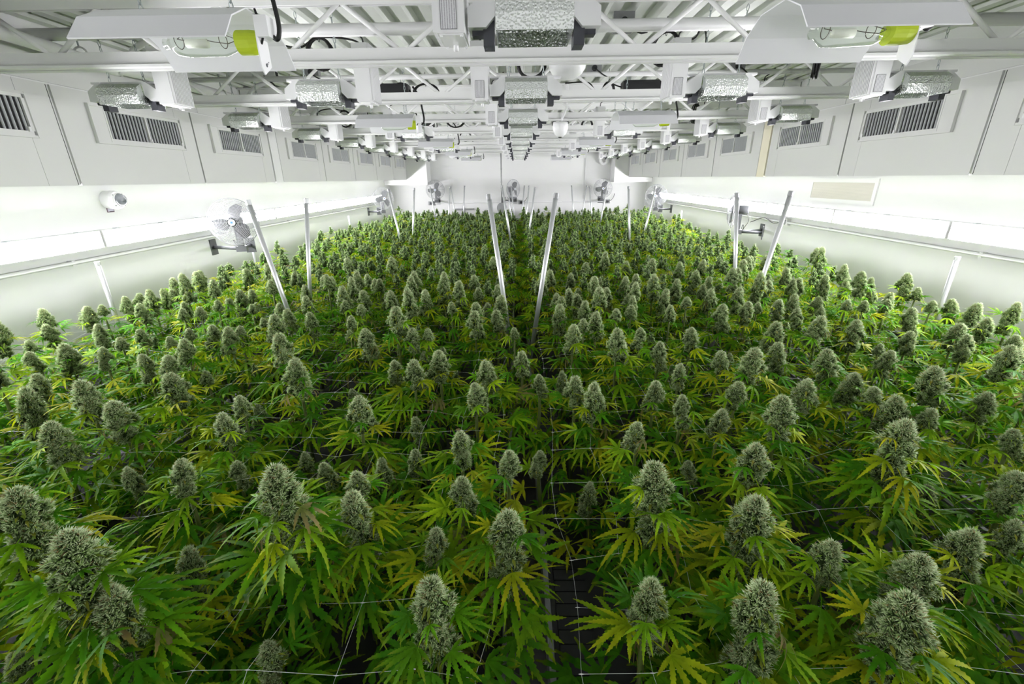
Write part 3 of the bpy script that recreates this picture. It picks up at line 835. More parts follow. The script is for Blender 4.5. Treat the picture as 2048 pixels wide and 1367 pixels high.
# ------------------------------------------------------------------ rolling benches
BZ = 0.95
BENCH = [('outer left', -3.36, -1.87), ('inner left', -1.80, -0.035), ('inner right', 0.085, 1.86), ('outer right', 1.94, 3.42)]
for nm, x0, x1 in BENCH:
    r = empty('rolling_bench', ((x0 + x1) / 2, 6.2, 0))
    h = (x1 - x0) / 2; L = 6.0
    MB().box(-h + 0.02, h - 0.02, -L, L, BZ - 0.05, BZ - 0.02).build('tray', 'black_tray', r)
    for s in (-1, 1):
        MB().box(min(s*h, s*(h - 0.018)), max(s*h, s*(h - 0.018)), -L, L, BZ - 0.10, BZ + 0.025).build('side_rail', 'aluminium', r)
        MB().box(min(s*(h - 0.02), s*(h - 0.034)), max(s*(h - 0.02), s*(h - 0.034)), -L, L, BZ - 0.02, BZ + 0.015).build('inner_lip', 'black_tray', r)
    for y in (-5.6, -2.8, 0, 2.8, 5.6):
        for s in (-1, 1):
            MB().box(s*(h - 0.2) - 0.025, s*(h - 0.2) + 0.025, y - 0.025, y + 0.025, 0.0, BZ - 0.10).build('leg', 'aluminium', r)
    if nm == 'inner right':
        me = MB().box(-0.055, 0.055, -0.021, 0.021, 0, 0.012).mesh('grate_slat', 'black_tray')
        for k in range(80): obj('grate_slat', me, r, (-h + 0.095, -L + 0.35 + k * 0.046, BZ - 0.015))
    else:
        me = MB().box(-0.055, 0.055, -0.021, 0.021, 0, 0.012).mesh('grate_slat', 'black_tray')
        for k in range(40): obj('grate_slat', me, r, (h - 0.095, -L + 0.35 + k * 0.046, BZ - 0.015))
    tag(r, 'long rolling bench with black tray and metal rails, %s of four' % nm, 'bench', 'rolling benches')

# ------------------------------------------------------------------ trellis nets and support poles
for nm, x0, x1 in BENCH:
    rnd = random.Random(nm)
    b = MB(); zz = {}
    nx = int((x1 - x0 - 0.1) / 0.165); ny = int(11.6 / 0.165)
    def P(i, j):
        if (i, j) not in zz:
            zz[(i, j)] = (x0 + 0.05 + i * (x1 - x0 - 0.1) / nx + rnd.uniform(-.02, .02), 0.5 + j * 0.165 + rnd.uniform(-.02, .02), 1.26 + rnd.uniform(-.03, .03))
        return zz[(i, j)]
    for j in range(ny):
        for i in range(nx + 1):
            if j < ny - 1: b.tube([P(i, j), P(i, j + 1)], 0.0005, 3, cap=False)
            if i < nx: b.tube([P(i, j), P(i + 1, j)], 0.0005, 3, cap=False)
            if j < 22:
                p = P(i, j); b.tube([(p[0] - .006, p[1], p[2]), p, (p[0] + .006, p[1], p[2])], [0.0007, 0.0018, 0.0007], 4)
    o = b.build('trellis_net', 'net_string')
    tag(o, 'white string trellis net stretched over the %s bench' % nm, 'net', 'trellis nets')

POLES = [('aisle','front',((-.191,3.13,2.199),(-.086,3.13,1.36))),('aisle','front',((.269,3.124,2.201),(.149,3.124,1.36))),
 ('left bench gap','front',((-1.896,3.215,2.175),(-1.762,3.215,1.36))),('left bench gap','front',((-1.707,3.708,2.162),(-1.814,3.708,1.36))),
 ('right bench gap','front',((1.876,3.947,2.159),(1.988,3.947,1.36))),('right bench gap','front',((2.025,3.425,2.187),(1.909,3.425,1.36))),
 ('left bench gap','second',((-2.021,7.269,2.16),(-1.908,7.269,1.36))),('left bench gap','second',((-1.772,8.002,2.157),(-1.867,8.002,1.36))),
 ('aisle','second',((-.239,7.58,2.189),(-.118,7.58,1.36))),('aisle','second',((.322,8.127,2.146),(.219,8.127,1.36))),
 ('right bench gap','second',((1.726,7.175,2.159),(1.808,7.175,1.36))),('right bench gap','second',((2.29,7.67,2.144),(2.171,7.67,1.36))),
 ('left bench gap','third',((-2.08,11.1,2.13),(-2.0,11.1,1.36))),('left bench gap','third',((-1.61,11.2,2.12),(-1.70,11.2,1.36))),
 ('aisle','third',((-.22,11.0,2.115),(-.119,11.0,1.36))),('aisle','third',((.27,10.12,2.141),(.194,10.12,1.36))),
 ('right bench gap','third',((1.677,10.69,2.106),(1.774,10.69,1.36))),('right bench gap','third',((1.979,10.17,2.105),(1.881,10.17,1.36))),
 ('left bench gap','rear',((-1.68,11.8,2.12),(-1.6,11.8,1.36))),('left bench gap','rear',((-1.33,11.85,2.13),(-1.40,11.85,1.36))),
 ('aisle','rear',((-.14,11.85,2.10),(-.07,11.85,1.36))),('aisle','rear',((.20,11.85,2.12),(.13,11.85,1.36))),
 ('right bench gap','rear',((1.40,11.85,2.11),(1.48,11.85,1.36))),('right bench gap','rear',((1.79,11.85,2.10),(1.70,11.85,1.36)))]
for i, (line, rank, (T, B)) in enumerate(POLES):
    T, B = Vector(T), Vector(B)
    foot = B + (B - T) * ((B.z - BZ) / (T.z - B.z))
    o = empty('support_pole', foot)
    MB().tube([(0, 0, 0), T - foot - (T - foot).normalized() * 0.03], 0.0165, 12).build('tube', 'galvanised', o, smooth=True)
    d = (T - foot).normalized()
    MB().tube([T - foot - d * 0.034, T - foot + d * 0.002], 0.0185, 12).build('end_cap', 'box_grey' if i not in (2, 3) else 'galvanised', o)
    side = 'leaning left' if T.x < B.x else 'leaning right'
    tag(o, 'galvanised support pole %s, %s pair at the %s' % (side, rank, line), 'pole', 'net support poles')
for i, (x, y, z) in enumerate(((-3.2, 3.30, 1.738), (3.25, 3.27, 1.721), (-3.25, 5.4, 1.70), (-3.2, 8.6, 1.66), (3.25, 9.0, 1.66))):
    o = empty('support_pole', (x, y, BZ))
    MB().tube([(0, 0, 0), (0, 0, z - BZ - 0.02)], 0.0165, 12).build('tube', 'galvanised', o, smooth=True)
    MB().tube([(0, 0, z - BZ - 0.025), (0, 0, z - BZ)], 0.018, 12).build('end_cap', 'galvanised', o)
    tag(o, ['short grey pole rising beside the left wall near the camera', 'short grey pole rising beside the right wall near the grille', 'short grey pole behind the near left wall fan',
            'short grey pole far along the left wall', 'short grey pole far along the right wall'][i], 'pole', 'net support poles')

# ------------------------------------------------------------------ cannabis plants: leaf and cola meshes
def leaflet(V, T, U, base, ang, L, w, droop, fold, teeth, roll=0.0):
    ca, sa = math.cos(ang), math.sin(ang)
    def pt(s, off):
        d = s * L
        z = -droop * L * s * s + fold * abs(off) * 1.0 + roll * off
        y = d * (1 - 0.25 * droop * s * s)
        return (base[0] + sa * y + ca * off, base[1] + ca * y - sa * off, base[2] + z)
    wid = lambda s: w * max(0.0, math.sin(math.pi * min(1, (0.04 + 0.96 * s)) ** 0.75)) ** 0.9
    if teeth == 0:
        n = len(V)
        for s, o in ((0, 0), (0.45, 0), (1, 0), (0.42, -w), (0.42, w)): V.append(pt(s, o)); U.append(s)
        T.extend([(n, n + 3, n + 1), (n + 1, n + 3, n + 2), (n, n + 1, n + 4), (n + 1, n + 2, n + 4)])
        return
    n0 = len(V)
    for i in range(teeth + 1): V.append(pt(i / teeth, 0)); U.append(i / teeth)
    for sgn in (-1, 1):
        e0 = len(V)
        for i in range(teeth):
            s = i / teeth; V.append(pt(s, sgn * wid(s) * 0.70)); U.append(s)
            s2 = (i + 0.85) / teeth; V.append(pt(s2, sgn * wid((i + 0.6) / teeth) * 1.12)); U.append(s2)
        for i in range(teeth):
            m0, m1 = n0 + i, n0 + i + 1
            a, t = e0 + 2 * i, e0 + 2 * i + 1
            nx = e0 + 2 * i + 2 if i < teeth - 1 else n0 + teeth
            tr = [(m0, a, t), (m0, t, m1)] + ([(m1, t, nx)] if i < teeth - 1 else [])
            T.extend([q if sgn < 0 else q[::-1] for q in tr])

def leaf_data(seed, n_leaf, teeth, curl=1.0, petiole=True):
    rnd = random.Random(seed); V, T, U = [], [], []
    pl = 0.055
    if petiole:
        k = len(V)
        for y, z in ((0, 0), (pl * 0.5, 0.006), (pl, 0.004)):
            for a in (0, 2.094, 4.189): V.append((0.0016 * math.cos(a), y, z + 0.0016 * math.sin(a))); U.append(0.3)
        for r in (0, 3):
            for a in range(3):
                b = (a + 1) % 3
                T.extend([(k + r + a, k + r + b, k + r + 3 + b), (k + r + a, k + r + 3 + b, k + r + 3 + a)])
    base = (0, pl, 0.004)
    spec = {7: ((0, 1.0), (0.48, 0.93), (-0.48, 0.93), (1.0, 0.74), (-1.0, 0.74), (1.65, 0.45), (-1.65, 0.45)),
            5: ((0, 1.0), (0.55, 0.86), (-0.55, 0.86), (1.2, 0.55), (-1.2, 0.55)),
            3: ((0, 1.0), (0.6, 0.8), (-0.6, 0.8))}[n_leaf]
    for a, l in spec:
        L = 0.128 * l * rnd.uniform(0.9, 1.08)
        leaflet(V, T, U, base, a + rnd.uniform(-.09, .09), L, 0.0084 * (0.55 + 0.45 * l), curl * rnd.uniform(0.12, 0.45), rnd.uniform(0.1, 0.45), teeth, rnd.uniform(-.3, .3))
    return np.array(V, float), np.array(T, int), np.array(U, float)

def np_mesh(name, V, T, m, along=None, tint=None):
    me = bpy.data.meshes.new(name)
    me.vertices.add(len(V)); me.vertices.foreach_set('co', np.asarray(V, np.float32).ravel())
    me.loops.add(len(T) * 3); me.loops.foreach_set('vertex_index', np.asarray(T, np.int32).ravel())
    me.polygons.add(len(T)); me.polygons.foreach_set('loop_start', np.arange(0, len(T) * 3, 3, dtype=np.int32))
    me.update(calc_edges=True)
    if along is not None:
        a = me.attributes.new('along', 'FLOAT', 'POINT'); a.data.foreach_set('value', np.asarray(along, np.float32))
    if tint is not None:
        a = me.attributes.new('tint', 'FLOAT_COLOR', 'POINT')
        c = np.ones((len(V), 4), np.float32); c[:, :3] = tint; a.data.foreach_set('color', c.ravel())
    me.materials.append(MAT[m])
    return me

C_BASE, C_MID, C_TIP, C_WHITE, C_HAIR = (np.array(c) for c in ((0.036, 0.070, 0.012), (0.135, 0.220, 0.060), (0.275, 0.40, 0.135), (0.57, 0.70, 0.38), (0.34, 0.22, 0.08)))  # dark C_BASE paints shade into the creases; pale tips are real frosting
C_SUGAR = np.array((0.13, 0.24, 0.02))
def cola_data(seed, lumps, per, hairs, sugar, sides=3, lsz=0.025, slim=1.0):
    """a flower head about 0.10 wide and 0.13 tall, origin at its centre"""
    rnd = np.random.RandomState(seed); V, T, Cc = [], [], []
    W, H = 0.10, 0.135
    def spike(p, d, L, w, c0, c1, c2):
        d = d / np.linalg.norm(d)
        u = np.cross(d, [0.3, 0.5, 0.81]); u /= np.linalg.norm(u); v = np.cross(d, u)
        n = len(V); V.append(p); Cc.append(c0)
        for k in range(sides):
            a = 2 * math.pi * k / sides
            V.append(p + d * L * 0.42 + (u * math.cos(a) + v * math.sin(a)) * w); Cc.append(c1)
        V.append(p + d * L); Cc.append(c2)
        for k in range(sides):
            k2 = (k + 1) % sides
            T.append((n, n + 1 + k2, n + 1 + k)); T.append((n + 1 + k, n + 1 + k2, n + 1 + sides))
    for i in range(lumps):
        t = (i + 0.5) / lumps
        r = 0.43 * (min(1.0, 0.75 + t * 1.6) if t < 0.18 else 1.03 - 0.97 * ((t - 0.18) / 0.82) ** 1.35) * W
        a = i * 2.39996 + rnd.uniform(-.3, .3)
        rr = r * rnd.uniform(0.70, 1.22)
        c = np.array([rr * math.cos(a), rr * math.sin(a), -H * 0.50 + t * H * 1.02])
        lr = (lsz - 0.007 * t) * rnd.uniform(0.75, 1.3)
        shade = rnd.uniform(0.8, 1.15)
        # solid core of the lump
        n = len(V)
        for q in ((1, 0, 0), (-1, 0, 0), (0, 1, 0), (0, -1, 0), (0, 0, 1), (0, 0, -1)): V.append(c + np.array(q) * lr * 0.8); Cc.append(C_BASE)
        for q in ((0, 2, 4), (2, 1, 4), (1, 3, 4), (3, 0, 4), (2, 0, 5), (1, 2, 5), (3, 1, 5), (0, 3, 5)): T.append(tuple(n + k for k in q))
        out = np.array([math.cos(a), math.sin(a), 0.35])
        for k in range(per):
            d = rnd.normal(size=3); d /= np.linalg.norm(d)
            d = d + out * 0.75 + np.array([0, 0, 0.35]); d /= np.linalg.norm(d)
            L = lr * rnd.uniform(0.75, 1.15)
            tipc = C_TIP * rnd.uniform(0.75, 1.2)
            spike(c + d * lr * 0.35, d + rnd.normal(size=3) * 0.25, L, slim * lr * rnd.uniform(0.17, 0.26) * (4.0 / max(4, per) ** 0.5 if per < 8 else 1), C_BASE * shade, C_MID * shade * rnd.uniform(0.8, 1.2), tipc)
        for k in range(hairs + (hairs if t > 0.7 else 0)):
            d = rnd.normal(size=3); d /= np.linalg.norm(d)
            d = d * 0.8 + out * 0.8 + np.array([0, 0, 0.7]); d /= np.linalg.norm(d)
            cw = C_WHITE if rnd.rand() < 0.88 else C_HAIR
            spike(c + d * lr * 0.85, d + rnd.normal(size=3) * 0.3, rnd.uniform(0.009, 0.023), rnd.uniform(0.0007, 0.0014), C_MID, cw * 0.9, cw)
    # solid heart
    n = len(V); K = 8
    for z, r in ((-0.5, 0.2), (-0.3, 0.34), (0.0, 0.30), (0.25, 0.18), (0.42, 0.05)):
        for k in range(K):
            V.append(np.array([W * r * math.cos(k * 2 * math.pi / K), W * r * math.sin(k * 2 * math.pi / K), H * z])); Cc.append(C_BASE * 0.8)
    for j in range(4):
        for k in range(K):
            k2 = (k + 1) % K
            T.append((n + j*K + k, n + j*K + k2, n + (j+1)*K + k2)); T.append((n + j*K + k, n + (j+1)*K + k2, n + (j+1)*K + k))
    # slim bract leaves sticking out of the flower
    for k in range(sugar):
        a = rnd.uniform(0, 6.28); z = H * rnd.uniform(-0.5, 0.25)
        el = rnd.uniform(-0.3, 0.8); L = rnd.uniform(0.03, 0.055); w = rnd.uniform(0.0035, 0.006)
        o = np.array([math.cos(a), math.sin(a), 0]); sd = np.array([-math.sin(a), math.cos(a), 0]); up = np.array([0, 0, 1.0])
        p0 = o * W * 0.3 + up * z
        cc = C_SUGAR * rnd.uniform(0.7, 1.3) + np.array([rnd.uniform(0, 0.12), 0.03, 0])
        n = len(V)
        p1 = p0 + o * L * 0.5 * math.cos(el) + up * L * 0.5 * math.sin(el)
        p2 = p0 + o * L * math.cos(el * 0.6) + up * L * (math.sin(el) - 0.25)
        for p in (p0, p1 + sd * w, p1 - sd * w, p1 - up * 0.002, p2): V.append(p); Cc.append(cc)
        T.extend([(n, n+1, n+3), (n, n+3, n+2), (n+3, n+1, n+4), (n+2, n+3, n+4)])
    return np.array(V), np.array(T, int), np.array(Cc)

LEAF_HI = [leaf_data(100 + i, (7, 7, 5, 7, 5, 7)[i], 10, (0.5, 0.9, 0.8, 1.4, 1.1, 2.0)[i]) for i in range(6)]
LEAF_DRY = [leaf_data(200 + i, 5, 6, 3.2) for i in range(2)]
LEAF_MID = [leaf_data(300 + i, (7, 5, 7)[i], 4, (0.7, 1.0, 1.5)[i], False) for i in range(3)]
LEAF_LO = [leaf_data(400 + i, (7, 5, 5)[i], 0, (0.6, 1.0, 1.6)[i], False) for i in range(3)]
ME_LEAF = [np_mesh('leaf', V, T, 'leaf', U) for V, T, U in LEAF_HI]
ME_DRY = [np_mesh('dry_leaf', V, T, 'leaf', U) for V, T, U in LEAF_DRY]
ME_COLA = []
for i in range(6):
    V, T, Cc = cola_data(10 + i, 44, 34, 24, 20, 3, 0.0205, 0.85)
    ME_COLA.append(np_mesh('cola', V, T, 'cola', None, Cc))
COLA_LO = [cola_data(50 + i, 13, 7, 4, 3) for i in range(4)]

GREENS = [np.array(c) for c in ((0.040, 0.19, 0.003), (0.065, 0.25, 0.004), (0.11, 0.31, 0.005))]
LIMES = [np.array(c) for c in ((0.21, 0.39, 0.005), (0.28, 0.43, 0.006), (0.17, 0.36, 0.005))]
YELLOWS = [np.array(c) for c in ((0.38, 0.46, 0.006), (0.34, 0.42, 0.006), (0.44, 0.46, 0.008))]
BROWNS = [np.array(c) for c in ((0.20, 0.165, 0.06), (0.27, 0.22, 0.09), (0.15, 0.12, 0.04))]
def leaf_colour(rnd, yellow):
    q = rnd.random()
    if q < 0.04: return rnd.choice(BROWNS), True
    if q < 0.025 + yellow * 0.45: c = rnd.choice(YELLOWS)
    elif q < 0.30 + yellow * 0.6: c = rnd.choice(LIMES)
    else: c = rnd.choice(GREENS)
    return c * rnd.uniform(0.95, 1.45), False

# flower heads read from the photograph as metres (x, y, z of the head centre, width mm, height mm)
COLAS = [(-1.12,0.65,1.3,49,47),(0.8,0.66,1.43,104,116),(-0.88,0.68,1.43,83,108),(0.51,0.68,1.43,95,145),(-0.94,0.7,1.56,108,92),(-0.19,0.7,1.43,94,121),(0.29,0.71,1.43,73,99),(0.92,0.77,1.43,93,79),(0.75,0.82,1.43,72,94),(-1.28,0.89,1.51,108,125),(-0.6,0.89,1.58,108,116),(-0.22,0.9,1.4,64,74),(-0.03,0.91,1.43,97,111),(0.62,0.93,1.45,108,127),(-0.46,0.97,1.43,99,129),(1.39,0.98,1.34,64,100),(0.38,1.02,1.49,108,127),(-0.17,1.07,1.43,70,60),(1.47,1.08,1.43,77,65),(-0.49,1.09,1.43,74,63),(-1.08,1.16,1.43,71,64),(-0.03,1.2,1.43,72,67),(1.22,1.21,1.51,108,110),(0.77,1.21,1.43,97,82),(-0.7,1.31,1.31,64,55),(-0.2,1.31,1.43,77,65),(-1.04,1.34,1.3,62,53),(1.74,1.34,1.42,64,56),(0.62,1.34,1.3,53,46),(-1.7,1.36,1.43,103,88),(0.43,1.38,1.43,66,56),(0.08,1.4,1.3,58,49),(0.97,1.43,1.48,108,92),(-1.12,1.44,1.43,81,69),(0.77,1.46,1.43,73,77),(1.56,1.47,1.43,68,76),(-1.6,1.52,1.43,107,91),(1.48,1.53,1.43,101,85),(-0.64,1.55,1.43,100,85),(0.66,1.57,1.43,66,87),(1.88,1.58,1.43,80,68),(-1.79,1.6,1.48,108,92),(-1.15,1.6,1.43,70,63),(1.47,1.63,1.43,84,71),(1.7,1.64,1.5,108,92),(0.32,1.65,1.43,92,127),(-0.18,1.68,1.43,88,75),(1.22,1.68,1.43,103,88),(0.59,1.69,1.43,85,72),(0.94,1.69,1.43,81,69),(0.25,1.74,1.43,90,77),(1.48,1.76,1.43,91,77),(-1.57,1.78,1.43,107,106),(-1,1.79,1.49,108,112),(-2.22,1.81,1.43,80,68),(0.1,1.86,1.4,64,54),(1.08,1.86,1.5,108,97),(0.76,1.88,1.43,69,94),(-0.15,1.91,1.43,94,80),(-0.5,1.92,1.43,97,83),(-0.6,1.96,1.43,74,64),(1.49,1.96,1.45,108,92),(-1.77,2.02,1.43,89,76),(1.84,2.02,1.43,89,75),(-1.91,2.04,1.43,85,84),(-0.4,2.04,1.43,103,88),(2.48,2.04,1.43,84,72),(1.02,2.04,1.43,81,68),(0.02,2.06,1.43,78,76),(-1.66,2.1,1.32,64,54),(-2.58,2.11,1.43,70,60),(0.51,2.11,1.51,108,92),(-1.24,2.13,1.49,108,97),(1.35,2.13,1.43,97,96),(0.75,2.16,1.43,88,96),(0.83,2.16,1.3,53,95),(-2.44,2.17,1.43,103,108),(-2.24,2.17,1.43,68,81),(2.43,2.24,1.43,88,77),(-1.85,2.25,1.43,91,77),(2.7,2.25,1.43,78,66),(2.01,2.28,1.38,64,54),(-2.78,2.3,1.43,64,54),(2.19,2.32,1.43,79,75),(-2.28,2.33,1.43,69,62),(-2,2.34,1.43,68,58),(-0.88,2.38,1.43,106,114),(1,2.38,1.43,94,94),(1.24,2.38,1.3,47,52),(1.73,2.4,1.48,108,115),(-0.56,2.41,1.3,61,52),(2.54,2.41,1.43,102,87),(-0.62,2.42,1.43,89,88),(0.72,2.42,1.43,73,62),(1.5,2.42,1.44,108,92),(-0.53,2.44,1.43,70,72),(0.33,2.44,1.43,101,109),(-1.73,2.45,1.43,92,95),(-0.71,2.45,1.54,108,96),(-2.28,2.47,1.43,74,65),(2,2.47,1.43,104,117),(-1.99,2.48,1.43,67,58),(-0.46,2.48,1.3,62,54),(-1.87,2.52,1.43,84,83),(-1.71,2.53,1.43,66,72),(-2.92,2.54,1.43,83,100),(-2.61,2.55,1.43,82,94),(-3.22,2.56,1.43,81,99),(-0.02,2.57,1.39,64,78),(-1.51,2.58,1.46,108,99),(0.41,2.6,1.43,74,76),(-0.77,2.62,1.36,64,56),(-1.09,2.67,1.35,64,80),(0.5,2.67,1.43,108,106),(-1.08,2.7,1.43,75,78),(-0.28,2.72,1.43,106,110),(2.53,2.72,1.43,100,126),(2.95,2.74,1.45,108,102),(-1.37,2.75,1.43,85,111),(1.84,2.78,1.43,80,75),(-0.14,2.79,1.43,86,93),(0.66,2.81,1.43,79,70),(-1.73,2.82,1.39,64,70),(-1.56,2.83,1.43,97,82),(1.37,2.83,1.43,107,121),(1.03,2.84,1.43,78,116),(3.34,2.86,1.43,87,145),(0.78,2.89,1.43,80,68),(2.45,2.89,1.3,60,68),(-3.01,2.91,1.43,106,125),(-2.34,2.91,1.43,72,80),(1.58,2.91,1.43,97,90),(-2.23,2.93,1.43,84,85),(1.89,2.94,1.3,54,61),(1.67,2.95,1.43,65,84),(2.87,2.95,1.43,77,75),(3,2.95,1.43,94,103),(-3.66,2.96,1.43,65,65),(-0.29,2.96,1.43,96,97),(2.42,2.97,1.43,76,78),(-1.11,2.98,1.43,76,75),(1.83,2.98,1.43,92,103),(-3.42,3,1.43,92,107),(-0.47,3.01,1.43,73,90),(2.16,3.01,1.38,64,60),(2.33,3.01,1.43,73,81),(2.61,3.01,1.43,71,79),(-2.73,3.02,1.43,88,102),(-3.02,3.03,1.43,71,60),(2.46,3.07,1.31,64,54),(1.23,3.09,1.43,83,71),(-1.27,3.1,1.43,72,78),(-2.23,3.12,1.43,73,63),(0.32,3.12,1.43,88,78),(-3.77,3.14,1.43,69,59),(-1.99,3.14,1.4,64,60)]
rnd = random.Random(11)
heads = [(x, y, z, w / 1000, h / 1000) for x, y, z, w, h in COLAS]
heads = [h for h in heads if -3.2 < h[0] < 3.26]
listed = len(heads)
# the rest of the stand: a jittered lattice on the four benches
SP = 0.235
row = 0; y = 0.45
while y < 12.15:
    x = -3.28 + (SP / 2 if row % 2 else 0)
    while x < 3.36:
        px, py = x + rnd.uniform(-.065, .065), y + rnd.uniform(-.065, .065)
        x += SP
        if not -3.18 < px < 3.24: continue
        if (-0.10 < px < 0.20 and py < 3.2) or (-0.04 < px < 0.12) or abs(px + 1.835) < 0.03 or abs(px - 1.90) < 0.03: continue
        near = min(((px - h[0]) ** 2 + (py - h[1]) ** 2) for h in heads[:listed]) ** 0.5
        if near < 0.19: continue
        inview = abs(px) < 0.25 + py * 1.0
        w = rnd.uniform(0.085, 0.112); z = rnd.gauss(1.42, 0.055)
        if py < 2.9 and inview: w = rnd.uniform(0.055, 0.07); z = rnd.uniform(1.20, 1.31)
        heads.append((px, py, z, w, w * rnd.uniform(1.2, 1.9)))
    y += SP * 0.866; row += 1

# which plants show largest
def project(p):
    q = Vector(p) - Vector((0, 0, CAM_Z)); d = q.dot(Fv)
    if d <= 0.05: return None
    return 1024 + f_px * q.dot(R2) / d, 683.5 - f_px * q.dot(U2) / d, d
info = []
for i, h in enumerate(heads):
    pr = project(h[:3])
    if pr is None: continue
    inside = -60 < pr[0] < 2108 and pr[1] < 1440
    info.append((i, pr, inside, h[3] * f_px / pr[2]))
vis = sorted((t for t in info if t[2]), key=lambda t: -(t[3] if t[0] >= listed else t[3] + 60))
chosen = [t[0] for t in vis[:300]]
chosen_set = set(chosen)

# rows for the descriptions: bands across the benches, counted from the aisle
rowmap = {}
for i in chosen:
    x, y = heads[i][:2]
    rowmap.setdefault((int((y - 0.55) / 0.25), x > 0.08), []).append(i)
place = {}
for (rw, right), ids in rowmap.items():
    ids.sort(key=lambda i: abs(heads[i][0] - 0.08))
    for k, i in enumerate(ids): place[i] = (rw, right, k)

def stem_mesh(h):
    b = MB().tube([(0, 0, 0), (0.006, 0.004, h * 0.35), (-0.003, 0.003, h * 0.7), (0, 0, h)], [0.009, 0.008, 0.007, 0.005], 6)
    return b.mesh('stem', 'stem_green', True)
STEM = stem_mesh(0.45)

GOLD = 2.39996
for n, i in enumerate(chosen):
    x, y, z, w, h = heads[i]
    rd = random.Random(1000 + i)
    pr = [t for t in info if t[0] == i][0][1]
    size = w * f_px / pr[2]
    big = size > 42
    yellow = max(0.05, min(0.95, rd.gauss(0.42, 0.25)))
    spin = rd.uniform(0, 6.28)
    root = empty('cannabis_plant', (x, y, BZ - 0.02), (0, 0, spin))
    hz = z - (BZ - 0.02)
    st = obj('stem', STEM, root, (0, 0, 0), None, (1, 1, (hz - h * 0.2) / 0.45))
    sx = w / 0.128
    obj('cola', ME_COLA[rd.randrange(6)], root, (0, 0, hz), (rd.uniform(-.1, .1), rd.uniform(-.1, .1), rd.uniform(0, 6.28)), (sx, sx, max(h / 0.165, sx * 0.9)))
    if size > 24:
        for k in range(2 if size > 60 else 1):
            a = rd.uniform(0, 6.28); s2 = sx * rd.uniform(0.8, 1.0)
            obj('side_bud', ME_COLA[rd.randrange(6)], root, (0.018 * math.cos(a), 0.018 * math.sin(a), hz - h * 0.45 - 0.02 - k * 0.07), (rd.uniform(-.2, .2), rd.uniform(-.2, .2), rd.uniform(0, 6.28)), (s2, s2, s2 * 0.9))
    nl = 30 if size > 55 else (22 if big else 14)
    for k in range(nl):
        t = k / nl
        az = k * GOLD + rd.uniform(-.35, .35)
        lz = hz - h * 0.12 - t * 0.29 + rd.uniform(-.012, .012)
        sc = (0.52 + 0.66 * t ** 0.6) * rd.uniform(0.82, 1.2)
        pitch_l = rd.gauss(0.10 - 0.35 * t, 0.22)
        rad = 0.22 * w * (1 - 0.5 * t)
        reach = rad + 0.17 * sc; wx = x - reach * math.sin(az + spin)
        if wx < WL + 0.03 or wx > WR - 0.03: az = -az - 2 * spin; wx = x - reach * math.sin(az + spin)
        if -0.03 < wx < 0.22 and y < 2.7 and rd.random() < 0.5: continue
        c, dry = leaf_colour(rd, yellow)
        me = ME_DRY[rd.randrange(2)] if dry else ME_LEAF[rd.randrange(6)]
        o = obj('leaf', me, root, (-rad * math.sin(az), rad * math.cos(az), lz), (pitch_l - (0.6 if dry else 0), rd.uniform(-.45, .45), az), (sc, sc, sc))
        o.color = (c[0], c[1], c[2], 1)
    rw, right, k = place[i]
    look = 'tall' if z > 1.5 else ('low' if z < 1.34 else ('stout' if h < w * 0.95 else 'slender'))
    hue = 'mostly green' if yellow < 0.3 else ('yellow-green' if yellow < 0.55 else 'yellowing')
    tag(root, '%s cannabis plant, %s leaves, row %s from front, %s plant %s of aisle' % (look, hue, ORD[min(rw, 19)] if rw >= 0 else 'zero', ORD[min(k, 19)], 'right' if right else 'left'),
        'cannabis plant', 'flowering cannabis plants')

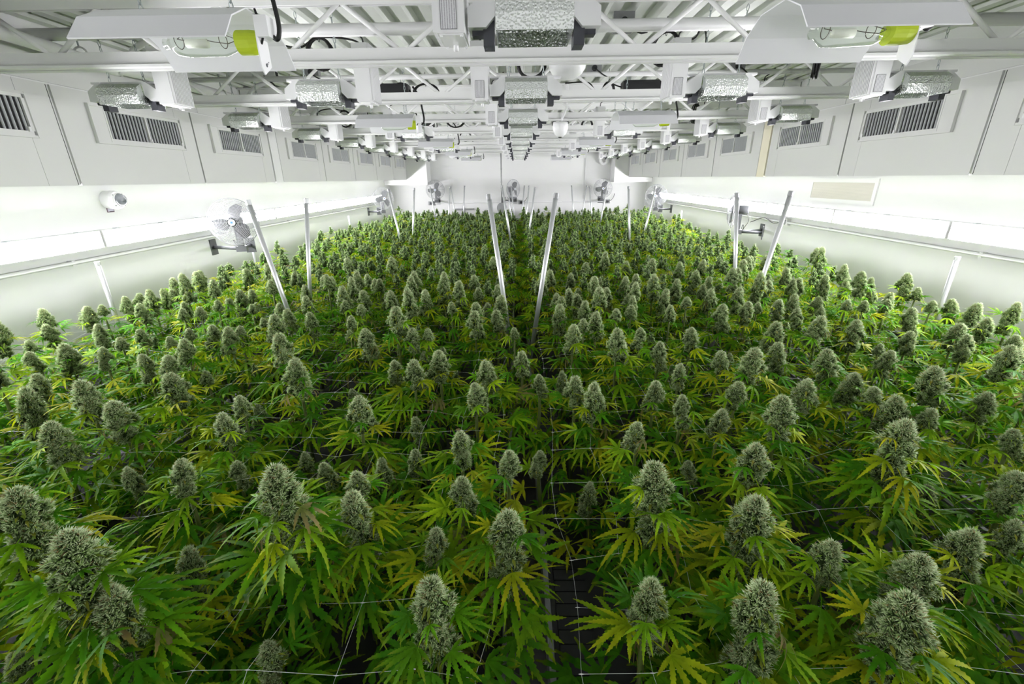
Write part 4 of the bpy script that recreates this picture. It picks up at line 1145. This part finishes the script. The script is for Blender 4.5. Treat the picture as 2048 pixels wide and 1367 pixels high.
# the rest of the stand as one mass, plus the leafy understorey
def rotm(rx, ry, rz):
    return np.array(Euler((rx, ry, rz)).to_matrix())
class Mass:
    def __init__(self): self.V, self.T, self.A, self.C, self.n = [], [], [], [], 0
    def add(self, V, T, M, loc, sc, A, C):
        self.V.append((V * sc) @ M.T + loc); self.T.append(T + self.n); self.n += len(V)
        self.A.append(A if A is not None else np.zeros(len(V))); self.C.append(C if C.ndim == 2 else np.tile(C, (len(V), 1)))
    def mesh(self, name, m):
        return np_mesh(name, np.concatenate(self.V), np.concatenate(self.T), m, np.concatenate(self.A), np.concatenate(self.C))
buds, fol = Mass(), Mass()
rd = random.Random(77)
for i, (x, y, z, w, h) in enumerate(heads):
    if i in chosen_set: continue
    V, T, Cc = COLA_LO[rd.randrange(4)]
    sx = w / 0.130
    buds.add(V, T, rotm(0, 0, rd.uniform(0, 6.28)), np.array((x, y, z)), np.array((sx, sx, h / 0.155)), None, Cc * 1.25)  # head tint lifted above the near plants, brighter light put into the colour
    yellow = max(0.05, min(0.95, rd.gauss(0.75, 0.25)))  # yellower leaves than in front, raised further to mimic a better-lit far canopy
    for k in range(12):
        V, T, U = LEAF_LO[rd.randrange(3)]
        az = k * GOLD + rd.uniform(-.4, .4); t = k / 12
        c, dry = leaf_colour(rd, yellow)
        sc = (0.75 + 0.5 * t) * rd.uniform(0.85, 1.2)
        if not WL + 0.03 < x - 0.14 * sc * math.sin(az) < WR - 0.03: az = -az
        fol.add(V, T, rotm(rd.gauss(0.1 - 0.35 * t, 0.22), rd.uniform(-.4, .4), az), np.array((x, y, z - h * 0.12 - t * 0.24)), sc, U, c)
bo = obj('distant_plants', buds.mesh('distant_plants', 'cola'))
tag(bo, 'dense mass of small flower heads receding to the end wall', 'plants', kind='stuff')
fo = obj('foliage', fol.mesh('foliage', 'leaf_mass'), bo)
tag(fo, kind='stuff')
und = Mass()
for nm, x0, x1 in BENCH:
    yy = 0.35
    while yy < 12.1:
        dens = 150 if yy < 3 else (90 if yy < 6 else 45)
        cnt = int(dens * (x1 - x0) * 0.25)
        for k in range(cnt):
            px, py = rd.uniform(x0 + 0.06, x1 - 0.06), yy + rd.uniform(0, 0.25)
            if not WL + 0.26 < px < WR - 0.26: continue
            if -0.09 < px < 0.19 and py < 2.2: continue
            V, T, U = (LEAF_MID if py < 2.6 and abs(px) < 0.4 + py else LEAF_LO)[rd.randrange(3)]
            c, dry = rd.choice(GREENS) * rd.uniform(0.8, 1.1), False
            und.add(V, T, rotm(rd.gauss(-0.1, 0.4), rd.uniform(-.6, .6), rd.uniform(0, 6.28)), np.array((px, py, rd.uniform(0.97, 1.26))), rd.uniform(0.9, 1.3), U, c)
        yy += 0.25
for k in range(420):
    px, py = rd.uniform(-0.10, 0.20), rd.uniform(0, 1) ** 1.3 * 10 + 1.7
    if py < 3.0 and rd.random() < 0.6: continue
    V, T, U = LEAF_LO[rd.randrange(3)] if py > 3.5 else LEAF_MID[rd.randrange(3)]
    c, dry = leaf_colour(rd, 0.3)
    und.add(V, T, rotm(rd.gauss(-0.2, 0.3), rd.uniform(-.5, .5), (1.57 if px > 0.05 else -1.57) + rd.uniform(-.9, .9)), np.array((px, py, rd.uniform(1.05, 1.30))), rd.uniform(0.9, 1.2), U, c)
uo = obj('understorey_foliage', und.mesh('understorey_foliage', 'leaf_mass'))
tag(uo, 'tangled lower fan leaves filling the benches under the flower heads', 'leaves', kind='stuff')
